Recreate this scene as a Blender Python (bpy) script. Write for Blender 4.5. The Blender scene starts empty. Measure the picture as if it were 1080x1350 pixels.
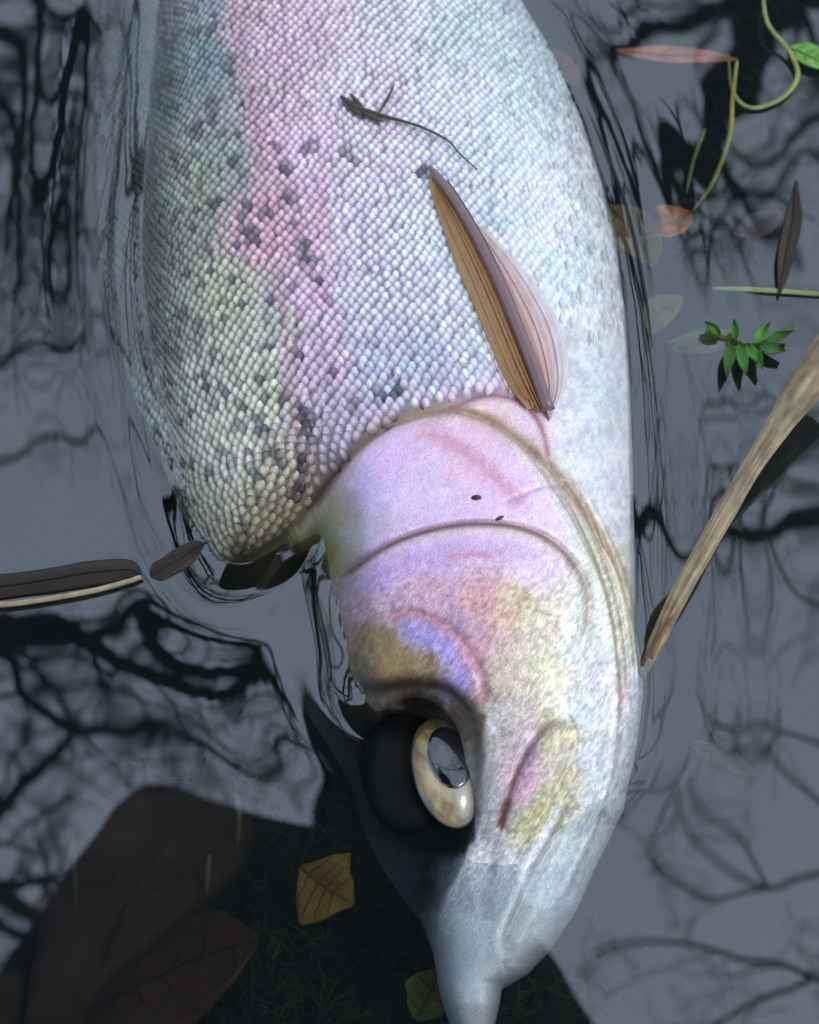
import bpy, math, random
import numpy as np
from mathutils import Vector, Matrix, kdtree

random.seed(7); rng = np.random.default_rng(11)
SC = bpy.context.scene
COL = SC.collection

# ------------------------------------------------------------------ camera
PITCH = math.radians(64); VFOV = math.radians(42); DIST = 0.32
TT = math.tan(VFOV / 2)
CAM = np.array([0.0, -DIST * math.cos(PITCH), DIST * math.sin(PITCH)])
FWD = np.array([0.0, math.cos(PITCH), -math.sin(PITCH)])
RGT = np.array([1.0, 0.0, 0.0]); UPV = np.array([0.0, math.sin(PITCH), math.cos(PITCH)])
cd = bpy.data.cameras.new('camera'); cam = bpy.data.objects.new('camera', cd); COL.objects.link(cam)
cam.location = CAM; cam.rotation_euler = (math.pi / 2 - PITCH, 0, 0)
cd.sensor_fit = 'VERTICAL'; cd.sensor_height = 24; cd.sensor_width = 24
cd.lens = 12 / TT
cd.clip_start = 0.005; cd.clip_end = 1500
cd.dof.use_dof = True; cd.dof.focus_distance = 0.292; cd.dof.aperture_fstop = 11.5
SC.camera = cam

# ------------------------------------------------------------------ sky, sun, exposure
SUN_EL = math.radians(48); SUN_AZ = math.radians(112)       # azimuth from +y towards +x
w = bpy.data.worlds.new('World'); SC.world = w; w.use_nodes = True
nt = w.node_tree; bg = nt.nodes['Background']
sky = nt.nodes.new('ShaderNodeTexSky'); sky.sky_type = 'NISHITA'; sky.sun_disc = False
sky.sun_elevation = SUN_EL; sky.sun_rotation = SUN_AZ; sky.air_density = 1.0; sky.dust_density = 4.0; sky.ozone_density = 1.0
hs = nt.nodes.new('ShaderNodeHueSaturation'); hs.inputs['Saturation'].default_value = 0.8
nt.links.new(sky.outputs[0], hs.inputs['Color']); 
# a thin even cloud sheet over the blue sky
tcw = nt.nodes.new('ShaderNodeTexCoord'); cn = nt.nodes.new('ShaderNodeTexNoise'); cn.inputs['Scale'].default_value = 2.2; cn.inputs['Detail'].default_value = 5
nt.links.new(tcw.outputs['Generated'], cn.inputs['Vector'])
cr = nt.nodes.new('ShaderNodeMix'); cr.data_type = 'RGBA'; cr.inputs[6].default_value = (4.9, 6.2, 8.0, 1); cr.inputs[7].default_value = (7.2, 8.7, 10.6, 1)
nt.links.new(cn.outputs[0], cr.inputs[0])
cm = nt.nodes.new('ShaderNodeMix'); cm.data_type = 'RGBA'; cm.inputs[0].default_value = 0.75
nt.links.new(hs.outputs[0], cm.inputs[6]); nt.links.new(cr.outputs[2], cm.inputs[7]); nt.links.new(cm.outputs[2], bg.inputs['Color'])
bg.inputs['Strength'].default_value = 0.12
sd = bpy.data.lights.new('sun', 'SUN'); sun = bpy.data.objects.new('sun', sd); COL.objects.link(sun)
sd.energy = 0.7; sd.angle = math.radians(20); sd.color = (1, 0.95, 0.88)
sdir = Vector((math.sin(SUN_AZ) * math.cos(SUN_EL), math.cos(SUN_AZ) * math.cos(SUN_EL), math.sin(SUN_EL)))
sun.rotation_euler = sdir.to_track_quat('Z', 'Y').to_euler(); sun.location = sdir * 5
SC.view_settings.view_transform = 'Standard'; SC.view_settings.look = 'None'
SC.view_settings.exposure = 0.44; SC.view_settings.gamma = 1.0
SC.cycles.use_denoising = True
SC.cycles.max_bounces = 8; SC.cycles.transparent_max_bounces = 12
SC.cycles.volume_bounces = 1

# ------------------------------------------------------------------ photo pixel <-> place
def ray(px, py):
    px = np.asarray(px, float); py = np.asarray(py, float)
    a = (px - 540) / 675 * TT; b = (675 - py) / 675 * TT
    return FWD + a[..., None] * RGT + b[..., None] * UPV
def at(px, py, z=0.0):
    d = ray(px, py); k = (np.asarray(z, float) - CAM[2]) / d[..., 2]
    return CAM + k[..., None] * d
def proj(P):
    v = np.asarray(P, float) - CAM
    f = v @ FWD
    return 540 + (v @ RGT) / f / TT * 675, 675 - (v @ UPV) / f / TT * 675
def mirrored(px, py, Z):
    """where the water at this pixel mirrors something that hangs Z above it"""
    p = at(px, py, 0.0); d = ray(px, py).copy(); d[..., 2] *= -1
    k = np.asarray(Z, float) / d[..., 2]
    return p + k[..., None] * d
def px_size(dist):      # metres per photo pixel at a distance
    return dist * TT / 675

# ------------------------------------------------------------------ helpers
def lin(c):
    c = np.asarray(c, float) / 255.0
    return np.where(c <= 0.04045, c / 12.92, ((c + 0.055) / 1.055) ** 2.4)
def rgb(*c): return tuple(lin(c)) + (1.0,)
def mesh(name, verts, faces, smooth=True, col=None):
    me = bpy.data.meshes.new(name)
    me.from_pydata([tuple(v) for v in verts], [], faces)
    if smooth: me.polygons.foreach_set('use_smooth', [True] * len(me.polygons))
    if col is not None:
        a = me.color_attributes.new('Col', 'FLOAT_COLOR', 'POINT')
        c = np.ones((len(verts), 4), np.float32); c[:, :3] = col
        a.data.foreach_set('color', c.ravel())
    me.update(); return me
def obj(name, me, mat, parent=None, loc=None):
    o = bpy.data.objects.new(name, me); COL.objects.link(o)
    if mat is not None and me is not None and not me.materials: me.materials.append(mat)
    if parent is not None: o.parent = parent
    if loc is not None: o.location = loc
    return o
def tag(o, label=None, cat=None, group=None, kind=None):
    if label: o['label'] = label
    if cat: o['category'] = cat
    if group: o['group'] = group
    if kind: o['kind'] = kind
    return o
def empty(name, loc, *a, **k):
    o = bpy.data.objects.new(name, None); COL.objects.link(o); o.location = loc; o.empty_display_size = 0.01
    return tag(o, *a, **k)
def child(name, me, mat, root):
    """verts given in the world; the child hangs from root's base point"""
    o = obj(name, me, mat, root)
    me.transform(Matrix.Translation(-Vector(root.location)))
    return o
def grid_faces(nr, nc, off=0, wrap=False, flip=False):
    F = []
    for i in range(nr - 1):
        for j in range(nc if wrap else nc - 1):
            k = (j + 1) % nc
            q = (off + i * nc + j, off + i * nc + k, off + (i + 1) * nc + k, off + (i + 1) * nc + j)
            F.append(q[::-1] if flip else q)
    return F
class Tubes:
    def __init__(s): s.v = []; s.f = []
    def add(s, pts, rad, n=6, flat=1.0, caps=True):
        pts = np.asarray(pts, float); m = len(pts)
        rad = np.broadcast_to(np.asarray(rad, float), (m,))
        t = np.gradient(pts, axis=0); t /= np.linalg.norm(t, axis=1)[:, None] + 1e-12
        ref = np.array([0, 0, 1.0]) if abs(t[0][2]) < 0.9 else np.array([1.0, 0, 0])
        off = len(s.v)
        ang = np.linspace(0, 2 * math.pi, n, endpoint=False)
        for i in range(m):
            a = np.cross(t[i], ref); a /= np.linalg.norm(a) + 1e-12
            b = np.cross(a, t[i])
            for g in ang: s.v.append(pts[i] + rad[i] * (math.cos(g) * a + flat * math.sin(g) * b))
        s.f += grid_faces(m, n, off, wrap=True)
        if caps:
            s.f.append(tuple(range(off, off + n))[::-1]); s.f.append(tuple(range(off + (m - 1) * n, off + m * n)))
    def mesh(s, name, col=None): return mesh(name, s.v, s.f, True, col)
def smooth_line(pts, n):
    """Catmull-Rom through the points"""
    P = np.asarray(pts, float); P = np.vstack([2 * P[0] - P[1], P, 2 * P[-1] - P[-2]])
    out = []; m = len(P) - 3
    for u in np.linspace(0, m - 1e-6, n):
        i = int(u); t = u - i; a, b, c, d = P[i:i + 4]
        out.append(0.5 * (2 * b + (c - a) * t + (2 * a - 5 * b + 4 * c - d) * t ** 2 + (-a + 3 * b - 3 * c + d) * t ** 3))
    return np.array(out)
def vnoise(x, y, seed=0):
    """smooth value noise, about -1..1"""
    x = np.asarray(x, float); y = np.asarray(y, float)
    r = np.random.default_rng(seed).uniform(-1, 1, (64, 64))
    xi = np.floor(x).astype(int); yi = np.floor(y).astype(int); fx = x - xi; fy = y - yi
    fx = fx * fx * (3 - 2 * fx); fy = fy * fy * (3 - 2 * fy)
    g = lambda a, b: r[a % 64, b % 64]
    return (g(xi, yi) * (1 - fx) + g(xi + 1, yi) * fx) * (1 - fy) + (g(xi, yi + 1) * (1 - fx) + g(xi + 1, yi + 1) * fx) * fy
def seg_dist(px, py, line):
    """distance to a polyline, signed: positive on the right hand of its direction on the page (y down)"""
    best = np.full(np.shape(px), 1e9); sg = np.zeros(np.shape(px)); along = np.zeros(np.shape(px)); acc = 0.0
    L = np.asarray(line, float)
    for (x0, y0), (x1, y1) in zip(L[:-1], L[1:]):
        dx, dy = x1 - x0, y1 - y0; l2 = dx * dx + dy * dy
        t = np.clip(((px - x0) * dx + (py - y0) * dy) / l2, 0, 1)
        qx, qy = px - x0 - t * dx, py - y0 - t * dy
        d = np.hypot(qx, qy); m = d < best
        best = np.where(m, d, best); sg = np.where(m, np.sign(dx * (py - y0) - dy * (px - x0)), sg)
        along = np.where(m, acc + t * math.sqrt(l2), along); acc += math.sqrt(l2)
    return best, sg, along / acc
def sstep(a, b, x):
    t = np.clip((np.asarray(x, float) - a) / (b - a), 0, 1); return t * t * (3 - 2 * t)

# ------------------------------------------------------------------ materials
def new_mat(name):
    m = bpy.data.materials.new(name); m.use_nodes = True
    return m, m.node_tree, m.node_tree.nodes['Principled BSDF']
def N(nt, t, **k):
    n = nt.nodes.new(t)
    for a, b in k.items():
        if a in n.inputs.keys(): n.inputs[a].default_value = b
        else: setattr(n, a, b)
    return n
def noisy(name, c1, c2, scale=100, rough=0.7, bump=0.3, bdist=0.001, spec=0.3, detail=5, coat=0.0, src=None, stretch=None, bscale=None):
    m, nt, p = new_mat(name)
    tc = N(nt, 'ShaderNodeTexCoord'); co = tc.outputs['Object']
    if stretch:
        mp = N(nt, 'ShaderNodeMapping'); mp.inputs['Scale'].default_value = stretch
        nt.links.new(co, mp.inputs['Vector']); co = mp.outputs[0]
    n = N(nt, 'ShaderNodeTexNoise', Scale=scale, Detail=detail, Roughness=0.6); nt.links.new(co, n.inputs['Vector'])
    r = N(nt, 'ShaderNodeMapRange'); r.inputs[1].default_value = 0.32; r.inputs[2].default_value = 0.68
    nt.links.new(n.outputs[0], r.inputs[0])
    mx = N(nt, 'ShaderNodeMix', data_type='RGBA')
    nt.links.new(r.outputs[0], mx.inputs[0])
    if src:
        at_ = N(nt, 'ShaderNodeAttribute', attribute_name='Col')
        cc = at_.outputs['Color']
        if src == 'Obj':
            oi = N(nt, 'ShaderNodeObjectInfo'); mo = N(nt, 'ShaderNodeMix', data_type='RGBA', blend_type='MULTIPLY'); mo.inputs[0].default_value = 1
            nt.links.new(cc, mo.inputs[6]); nt.links.new(oi.outputs['Color'], mo.inputs[7]); cc = mo.outputs[2]
        for k, c in ((6, c1), (7, c2)):
            ml = N(nt, 'ShaderNodeMix', data_type='RGBA', blend_type='MULTIPLY'); ml.inputs[0].default_value = 1
            nt.links.new(cc, ml.inputs[6]); ml.inputs[7].default_value = c
            nt.links.new(ml.outputs[2], mx.inputs[k])
    else:
        mx.inputs[6].default_value = c1; mx.inputs[7].default_value = c2
    nt.links.new(mx.outputs[2], p.inputs['Base Color'])
    p.inputs['Roughness'].default_value = rough; p.inputs['Specular IOR Level'].default_value = spec
    p.inputs['Coat Weight'].default_value = coat; p.inputs['Coat Roughness'].default_value = 0.08
    if bump:
        n2 = N(nt, 'ShaderNodeTexNoise', Scale=bscale or scale * 2, Detail=4); nt.links.new(co, n2.inputs['Vector'])
        b = N(nt, 'ShaderNodeBump', Strength=bump, Distance=bdist)
        nt.links.new(n2.outputs[0], b.inputs['Height']); nt.links.new(b.outputs[0], p.inputs['Normal'])
    return m
M = {}
M['skin'] = noisy('trout_skin', (0.70, 0.70, 0.73, 1), (1.24, 1.22, 1.2, 1), 3600, 0.36, 0.65, 0.0003, 0.5, 3, 0.3, 'Col', (1.5, 0.6, 1), 3000)
M['skin'].node_tree.nodes['Principled BSDF'].inputs['Metallic'].default_value = 0.2
M['scale'] = noisy('trout_scale', (0.85, 0.85, 0.85, 1), (1.1, 1.1, 1.1, 1), 300, 0.24, 0.15, 0.0002, 0.6, 3, 0.3, 'Col')
M['scale_obj'] = noisy('trout_scale_single', (0.85, 0.85, 0.85, 1), (1.1, 1.1, 1.1, 1), 300, 0.24, 0.15, 0.0002, 0.6, 3, 0.3, 'Obj')
for k in ('scale', 'scale_obj'): M[k].node_tree.nodes['Principled BSDF'].inputs['Metallic'].default_value = 0.3
M['fin'] = noisy('fin_membrane', (0.8, 0.8, 0.8, 1), (1.1, 1.1, 1.1, 1), 500, 0.4, 0.4, 0.0003, 0.5, 4, 0.4, 'Col', (1, 0.3, 1))
M['bed'] = noisy('mud', rgb(46, 44, 38), rgb(78, 72, 60), 45, 0.9, 0.6, 0.004, 0.2)
M['stone'] = noisy('brown_rock', rgb(70, 50, 42), rgb(98, 74, 62), 70, 0.75, 0.5, 0.002, 0.3)
M['bark'] = noisy('bark', rgb(58, 48, 40), rgb(84, 72, 58), 12, 0.95, 0.6, 0.02, 0.1, 5, 0, None, (1, 1, 0.3))
M['straw'] = noisy('dry_straw', rgb(132, 116, 92), rgb(178, 164, 136), 160, 0.6, 0.6, 0.0006, 0.3, 6, 0, None, (1.6, 0.25, 1))
M['weed'] = noisy('weed_green', rgb(52, 76, 26), rgb(104, 132, 50), 120, 0.5, 0.2, 0.0004)
M['leaf'] = noisy('leaf_tissue', (0.6, 0.6, 0.6, 1), (1.15, 1.12, 1.05, 1), 190, 0.55, 0.4, 0.0006, 0.4, 6, 0.1, 'Col')
M['cloth'] = noisy('dark_coat', rgb(30, 29, 32), rgb(44, 42, 44), 60, 0.9, 0.4, 0.002, 0.1)
M['face'] = noisy('face_skin', rgb(190, 140, 118), rgb(205, 155, 130), 40, 0.6, 0.1, 0.001)
M['hair'] = noisy('dark_hair', rgb(32, 25, 22), rgb(48, 38, 32), 90, 0.6, 0.5, 0.003)
M['phone'] = noisy('phone_black', rgb(22, 22, 24), rgb(26, 26, 28), 40, 0.3, 0, 0)
def flat_mat(name, c, rough=0.3, spec=0.5, coat=0.0):
    m, nt, p = new_mat(name)
    p.inputs['Roughness'].default_value = rough; p.inputs['Specular IOR Level'].default_value = spec; p.inputs['Coat Weight'].default_value = coat
    n = N(nt, 'ShaderNodeTexNoise', Scale=900.0, Detail=4.0); tc = N(nt, 'ShaderNodeTexCoord')
    nt.links.new(tc.outputs['Object'], n.inputs['Vector'])
    mx = N(nt, 'ShaderNodeMix', data_type='RGBA'); nt.links.new(n.outputs[0], mx.inputs[0])
    mx.inputs[6].default_value = tuple(0.75 * x for x in c[:3]) + (1,); mx.inputs[7].default_value = tuple(min(1, 1.25 * x) for x in c[:3]) + (1,)
    nt.links.new(mx.outputs[2], p.inputs['Base Color'])
    return m
def clear_mat(name, f0, tint=(1, 1, 1, 1), rough=0.0, volume=None, bump=0):
    """clear film: what lies beneath shows through, the sky mirrors on it by the angle"""
    m, nt, p = new_mat(name); nt.nodes.remove(p)
    out = nt.nodes['Material Output']
    lw = N(nt, 'ShaderNodeLayerWeight', Blend=0.5)
    pw = N(nt, 'ShaderNodeMath', operation='POWER'); pw.inputs[1].default_value = 5; nt.links.new(lw.outputs['Facing'], pw.inputs[0])
    ma = N(nt, 'ShaderNodeMath', operation='MULTIPLY_ADD'); nt.links.new(pw.outputs[0], ma.inputs[0])
    ma.inputs[1].default_value = 1 - f0; ma.inputs[2].default_value = f0
    tr = N(nt, 'ShaderNodeBsdfTransparent', Color=tint); gl = N(nt, 'ShaderNodeBsdfGlossy', Roughness=rough)
    mx = N(nt, 'ShaderNodeMixShader'); nt.links.new(ma.outputs[0], mx.inputs[0])
    nt.links.new(tr.outputs[0], mx.inputs[1]); nt.links.new(gl.outputs[0], mx.inputs[2]); nt.links.new(mx.outputs[0], out.inputs['Surface'])
    if volume:
        v = N(nt, 'ShaderNodeVolumePrincipled'); v.inputs['Color'].default_value = volume[0]; v.inputs['Density'].default_value = volume[1]
        nt.links.new(v.outputs[0], out.inputs['Volume'])
    return m
M['water'] = clear_mat('pond_water', 0.165, (0.92, 0.96, 0.96, 1), 0.0, ((0.05, 0.07, 0.08, 1), 26.0))
M['cornea'] = clear_mat('cornea', 0.05)

# ------------------------------------------------------------------ the trout's form
OL = np.array([(130, -60), (124, 0), (118, 150), (122, 300), (142, 420), (175, 520), (218, 620), (255, 700), (290, 755), (335, 815), (388, 890), (432, 955),
               (460, 1010), (474, 1060), (496, 1110), (528, 1160), (556, 1200), (572, 1240), (582, 1300), (598, 1350), (624, 1395)], float)
OR = np.array([(668, -60), (690, 0), (740, 80), (775, 160), (800, 240), (818, 320), (830, 400), (837, 500), (841, 600), (843, 700), (847, 800), (849, 900),
               (844, 970), (831, 1050), (800, 1120), (768, 1190), (732, 1243), (704, 1272), (668, 1292), (657, 1350), (632, 1395)], float)
def outl(line, y): return np.interp(y, line[:, 1], line[:, 0])
CREST = np.array([(-60, .030), (0, .030), (300, .031), (500, .0295), (620, .0265), (720, .0235), (800, .0205), (900, .0155), (980, .0105), (1050, .0055),
                  (1100, .0016), (1160, -.0004), (1240, -.0018), (1320, -.0034), (1395, -.010)])
BASE = np.array([(-60, -.010), (700, -.010), (900, -.012), (1100, -.014), (1240, -.015), (1395, -.0145)])
WLINE = smooth_line([(225, -140), (212, 0), (200, 150), (188, 320), (198, 440), (230, 590), (254, 680), (284, 737), (330, 747), (394, 712), (430, 704), (446, 770),
                     (464, 840), (474, 900), (500, 935), (545, 945), (585, 965), (612, 1010), (622, 1080), (606, 1140), (588, 1185), (580, 1240), (588, 1305), (604, 1360), (620, 1420)], 100)
def smin(a, b, k): 
    h = np.clip(0.5 + 0.5 * (b - a) / k, 0, 1); return b * (1 - h) + a * h - k * h * (1 - h)
def top_z(px, py):
    """height of the upper flank over the water at a base position (pixel of the water plane)"""
    l, r = outl(OL, py), outl(OR, py)
    n = np.clip((px - (l + r) / 2) / ((r - l) / 2), -1, 1)
    b = np.interp(py, BASE[:, 0], BASE[:, 1]); c = np.interp(py, CREST[:, 0], CREST[:, 1])
    prof = np.sqrt(np.clip(1 - np.abs(n) ** 2.5, 0, 1))
    z = b + (c - b) * prof
    d, s, _ = seg_dist(px, py, WLINE)
    t = -d * s                       # positive on the fish's side
    dp = sstep(560, 720, py)
    cap = np.where(t > 0, 0.0345 * (1 - np.exp(-np.maximum(t, 0) / 55)), -(0.011 + .010 * dp) * (1 - np.exp(np.minimum(t, 0) / (60 - 34 * dp))))
    return smin(z, cap, 0.0035)
def crest_blur(z): return z
# beyond the frame the body runs on to the tail
Y0 = at(540, -60)[1]
ROWS = np.concatenate([np.linspace(-60, 440, 130)[:-1], np.linspace(440, 1300, 430)[:-1], np.linspace(1300, 1394, 24)])
NU = 350; NLOW = 60
th = np.linspace(math.pi, 0, NU)
nn = np.sign(np.cos(th)) * np.abs(np.cos(th)) ** 0.85
V = []; 
for y in ROWS:
    l, r = outl(OL, y), outl(OR, y)
    px = (l + r) / 2 + nn * (r - l) / 2
    P = at(px, np.full(NU, y), 0.0); P[:, 2] = top_z(px, np.full(NU, y))
    P[0, 2] = P[-1, 2] = np.interp(y, BASE[:, 0], BASE[:, 1]) if False else P[0, 2]
    lo = np.linspace(0, 1, NLOW + 2)[1:-1]
    Q = P[-1] + (P[0] - P[-1]) * lo[:, None]
    ext = np.clip((y + 60) / 1000, 0, 1)
    th_low = (0.032 - 0.020 * ext) * sstep(0, 60, 1396 - y)
    Q[:, 2] -= th_low * np.sqrt(np.clip(1 - np.abs(2 * lo - 1) ** 2.4, 0, 1))
    V.append(np.vstack([P, Q]))
V = np.array(V)                                   # rows, ring, 3
NR = NU + NLOW
# tail half: shrink the first ring towards the tail wrist
first = V[0]; cen = first.mean(0)
tails = []
T_LEN = 0.30
for u in np.linspace(0, 1, 46)[1:]:
    sx = np.interp(u, [0, .35, .7, .9, 1], [1, .86, .46, .33, .34]); sz = np.interp(u, [0, .35, .7, .9, 1], [1, .85, .5, .3, .2])
    ring = first.copy(); ring[:, 0] = cen[0] + (first[:, 0] - cen[0]) * sx - 0.02 * u ** 1.5; ring[:, 1] = first[:, 1] + u * T_LEN
    ring[:, 2] = cen[2] + (first[:, 2] - cen[2]) * sz - 0.012 * u
    tails.append(ring)
tails = np.array(tails[::-1])

# surface tools on the visible upper side
UP = V[:, :NU].copy(); UP0 = UP.copy()
def surf_normals(G):
    a = np.gradient(G, axis=0); b = np.gradient(G, axis=1)
    n = np.cross(b, a); n /= np.linalg.norm(n, axis=2)[..., None] + 1e-12
    n[n[..., 2] < 0] *= -1
    return n
PX, PY = proj(UP.reshape(-1, 3)); PX = PX.reshape(UP.shape[:2]); PY = PY.reshape(UP.shape[:2])

# lines of the head, traced on the photograph
OPERCLE = smooth_line([(396, 690), (415, 662), (440, 628), (470, 592), (505, 565), (545, 548), (600, 541), (645, 553), (690, 585), (725, 615), (762, 662), (800, 722), (828, 790), (846, 880)], 80)
GILLBACK = smooth_line([(590, 541), (640, 522), (685, 530), (712, 560), (724, 604)], 30)
PREOP = smooth_line([(446, 765), (478, 742), (520, 716), (570, 699), (630, 691), (690, 698), (735, 722), (766, 765), (772, 820), (752, 860)], 60)
SUBOP = smooth_line([(655, 560), (690, 605), (725, 655), (757, 712), (785, 780), (800, 850), (806, 930), (800, 1010), (780, 1090), (750, 1160), (715, 1225)], 70)
CHEEK = smooth_line([(505, 822), (540, 808), (580, 822), (612, 850), (632, 885), (640, 930)], 40)
ORBIT = smooth_line([(470, 905), (500, 908), (545, 902), (590, 910), (620, 945), (634, 1000), (632, 1060), (622, 1100)], 40)
CREASE = smooth_line([(520, 560), (580, 578), (625, 604), (665, 640), (690, 668)], 30)
CREASE2 = smooth_line([(668, 662), (710, 645), (742, 640)], 20)
MAXTOP = smooth_line([(748, 948), (722, 958), (700, 985), (682, 1020), (668, 1060), (660, 1092)], 40)
MAXBOT = smooth_line([(748, 948), (757, 975), (748, 1010), (728, 1050), (704, 1090), (684, 1120)], 40)
LIP = smooth_line([(738, 1062), (712, 1110), (690, 1150), (668, 1200), (655, 1235), (660, 1262)], 40)
NOSTRIL = None
def head_edge(x):
    return np.interp(x, [100, 285, 330, 396, 415, 470, 540, 600, 660, 700, 725, 760, 800, 850, 900], [790, 757, 745, 690, 662, 590, 547, 533, 520, 532, 596, 655, 718, 880, 1000])
def relief(px, py):
    h = np.zeros_like(px)
    on = (py > 470) & (py < 1400)
    d, s, t = seg_dist(px, py, OPERCLE)
    inside = d * s                                     # head side positive
    h += 0.0016 * np.where(inside > 0, 1 - np.exp(-inside / 9), 0) * sstep(1150, 860, py)
    h -= 0.0011 * np.exp(-(np.clip(-inside + 5, 0, 99) / 5) ** 2) * (inside < 6) * sstep(1, .9, t)
    d, s, t = seg_dist(px, py, GILLBACK); h += 0.0007 * np.exp(-((d - 9) / 9) ** 2) * (s > 0)
    d, s, t = seg_dist(px, py, PREOP); ins = d * s; e = sstep(0, .06, t) * sstep(1, .85, t)
    h += e * 0.0013 * np.where(ins > 0, 1 - np.exp(-ins / 6), 0) * np.exp(-np.maximum(ins, 0) / 60)
    h -= e * 0.0008 * np.exp(-(d / 4) ** 2)
    d, s, t = seg_dist(px, py, SUBOP); e = sstep(0, .15, t) * sstep(1, .75, t)
    h += e * 0.0007 * np.exp(-(d / 5) ** 2) - e * 0.0005 * np.exp(-((d * s + 9) / 5) ** 2)
    # branchiostegal rays fan along the throat
    f = sstep(4, 14, -d * s) * sstep(52, 36, d) * sstep(0.1, .3, t) * sstep(.62, .5, t)
    h += f * 0.0005 * np.sin((d + 18 * t) * 2 * math.pi / 11.0)
    d, s, t = seg_dist(px, py, CHEEK); ins = d * s
    h -= 0.0007 * np.exp(-(d / 6) ** 2) * sstep(0, .1, t) * sstep(1, .9, t)
    d, s, t = seg_dist(px, py, ORBIT); h -= 0.0012 * np.exp(-(d / 11) ** 2)
    d, s, t = seg_dist(px, py, CREASE); h -= 0.00035 * np.exp(-(d / 6) ** 2) * sstep(0, .3, t)
    d, s, t = seg_dist(px, py, CREASE2); h -= 0.0003 * np.exp(-(d / 4) ** 2)
    d, s, t = seg_dist(px, py, MAXTOP); h -= 0.0010 * np.exp(-(d / 4) ** 2) * sstep(0, .2, t)
    d2, s2, t2 = seg_dist(px, py, MAXBOT)
    inm = (s < 0) & (s2 > 0) & (py > 946) & (py < 1122)
    h += np.where(inm, 0.0011 * (1 - np.exp(-np.minimum(d, d2) / 8)), 0) * sstep(1118, 1050, py)
    h -= 0.0005 * np.exp(-(d2 / 4) ** 2)
    d, s, t = seg_dist(px, py, LIP); h += 0.0004 * np.exp(-(d / 9) ** 2) - 0.0004 * np.exp(-((d * s + 16) / 9) ** 2)
    # socket of the eye
    q = ((px - 546) / 68) ** 2 + ((py - 1004) / 88) ** 2
    h -= 0.004 * sstep(1.15, .55, q)
    hd = sstep(0, 20, py - head_edge(px))
    h += hd * (0.00010 * vnoise(px / 26, py / 26, 3) + 0.00005 * vnoise(px / 9, py / 9, 4))
    return h * on
nrm = surf_normals(UP)
UP = UP + nrm * relief(PX, PY)[..., None]
UP[:, 0] = V[:, 0]; UP[:, -1] = V[:, NU - 1]
V[:, :NU] = UP

# ------------------------------------------------------------------ the trout's own colours; its fade into the water painted in along the back
CP = np.array([
 (140,60,60,66,58),(150,250,58,64,54),(165,420,66,72,60),(200,100,106,116,110),(180,300,96,104,90),(250,250,152,158,138),(220,420,142,148,132),(300,400,194,197,170),(250,520,188,190,172),(300,600,212,208,188),
 (340,680,184,176,150),(290,700,190,182,160),(380,640,200,192,172),(270,80,126,142,142),(300,200,150,160,152),(350,520,215,210,188),(370,430,200,200,184),(290,20,138,148,150),
 (306,20,216,180,190),(350,60,222,188,200),(400,30,226,196,206),(350,200,226,184,198),(400,200,232,200,216),(390,300,222,184,200),(360,300,226,180,194),(400,400,232,196,218),(420,480,224,198,220),(440,560,206,192,208),
 (480,100,230,214,224),(480,200,232,214,226),(480,300,226,214,228),(500,400,226,220,236),(500,480,202,202,218),(560,480,206,208,224),(620,470,216,218,232),(600,130,226,228,236),(560,300,230,230,240),(640,380,232,232,238),
 (540,20,224,220,226),(620,40,206,216,216),(700,100,204,216,218),(680,200,224,232,238),(720,280,232,240,244),(760,350,222,236,240),(790,420,232,240,242),(800,520,224,234,238),(770,600,230,236,240),(815,640,232,236,242),(800,690,230,234,238),(780,560,232,238,242),(760,480,226,232,236),(830,300,228,234,232),
 (520,600,241,203,250),(480,640,228,203,250),(560,650,237,214,250),(620,600,247,207,230),(640,560,247,201,222),(680,640,249,211,250),(590,580,247,209,235),(700,690,247,220,241),(470,700,216,203,226),(446,690,190,186,156),(432,720,150,148,92),
 (660,535,236,206,216),(700,570,245,218,235),
 (500,750,218,184,237),(560,730,230,197,250),(640,720,245,207,250),(700,740,245,220,249),(490,800,206,172,188),(560,790,210,172,192),(640,790,218,168,182),(680,800,224,206,172),(720,820,228,216,194),(540,830,178,164,212),(590,850,178,160,216),
 (620,860,218,170,178),(520,870,160,134,90),(500,850,150,128,86),(560,880,150,130,98),(600,900,160,148,198),(660,880,222,200,186),(700,900,226,214,192),(660,950,214,208,202),(720,880,222,218,186),(760,850,214,222,220),(780,800,216,222,214),
 (790,740,220,224,208),(820,820,224,228,212),(810,900,216,214,224),(770,930,212,224,228),(835,960,212,220,228),
 (700,970,214,196,202),(735,965,214,202,168),(690,1030,220,186,202),(740,1040,204,200,168),(710,1080,206,200,152),(640,1060,186,190,194),(630,1150,214,218,224),(780,1000,216,224,232),(800,1050,218,230,240),(770,1120,222,232,240),(740,1180,214,224,232),
 (680,1160,212,216,224),(620,1220,226,232,238),(610,1300,226,232,238),(660,1230,216,222,226),(700,1240,214,220,226),(600,1160,190,196,204),
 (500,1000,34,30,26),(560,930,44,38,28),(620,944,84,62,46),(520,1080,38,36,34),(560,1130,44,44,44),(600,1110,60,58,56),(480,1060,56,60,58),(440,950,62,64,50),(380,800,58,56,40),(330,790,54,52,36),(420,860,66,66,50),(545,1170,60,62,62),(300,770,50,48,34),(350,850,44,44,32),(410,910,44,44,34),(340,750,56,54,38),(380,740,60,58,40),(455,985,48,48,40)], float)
def blend(px, py, cur, line, rad, c, amt, e0=.03, e1=.03, pw=2):
    d, s, t = seg_dist(px, py, line)
    m = amt * np.exp(-(d / rad) ** pw) * sstep(0, e0, t) * sstep(1, 1 - e1, t)
    return cur * (1 - m[..., None]) + np.asarray(c, float) * m[..., None]
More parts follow.
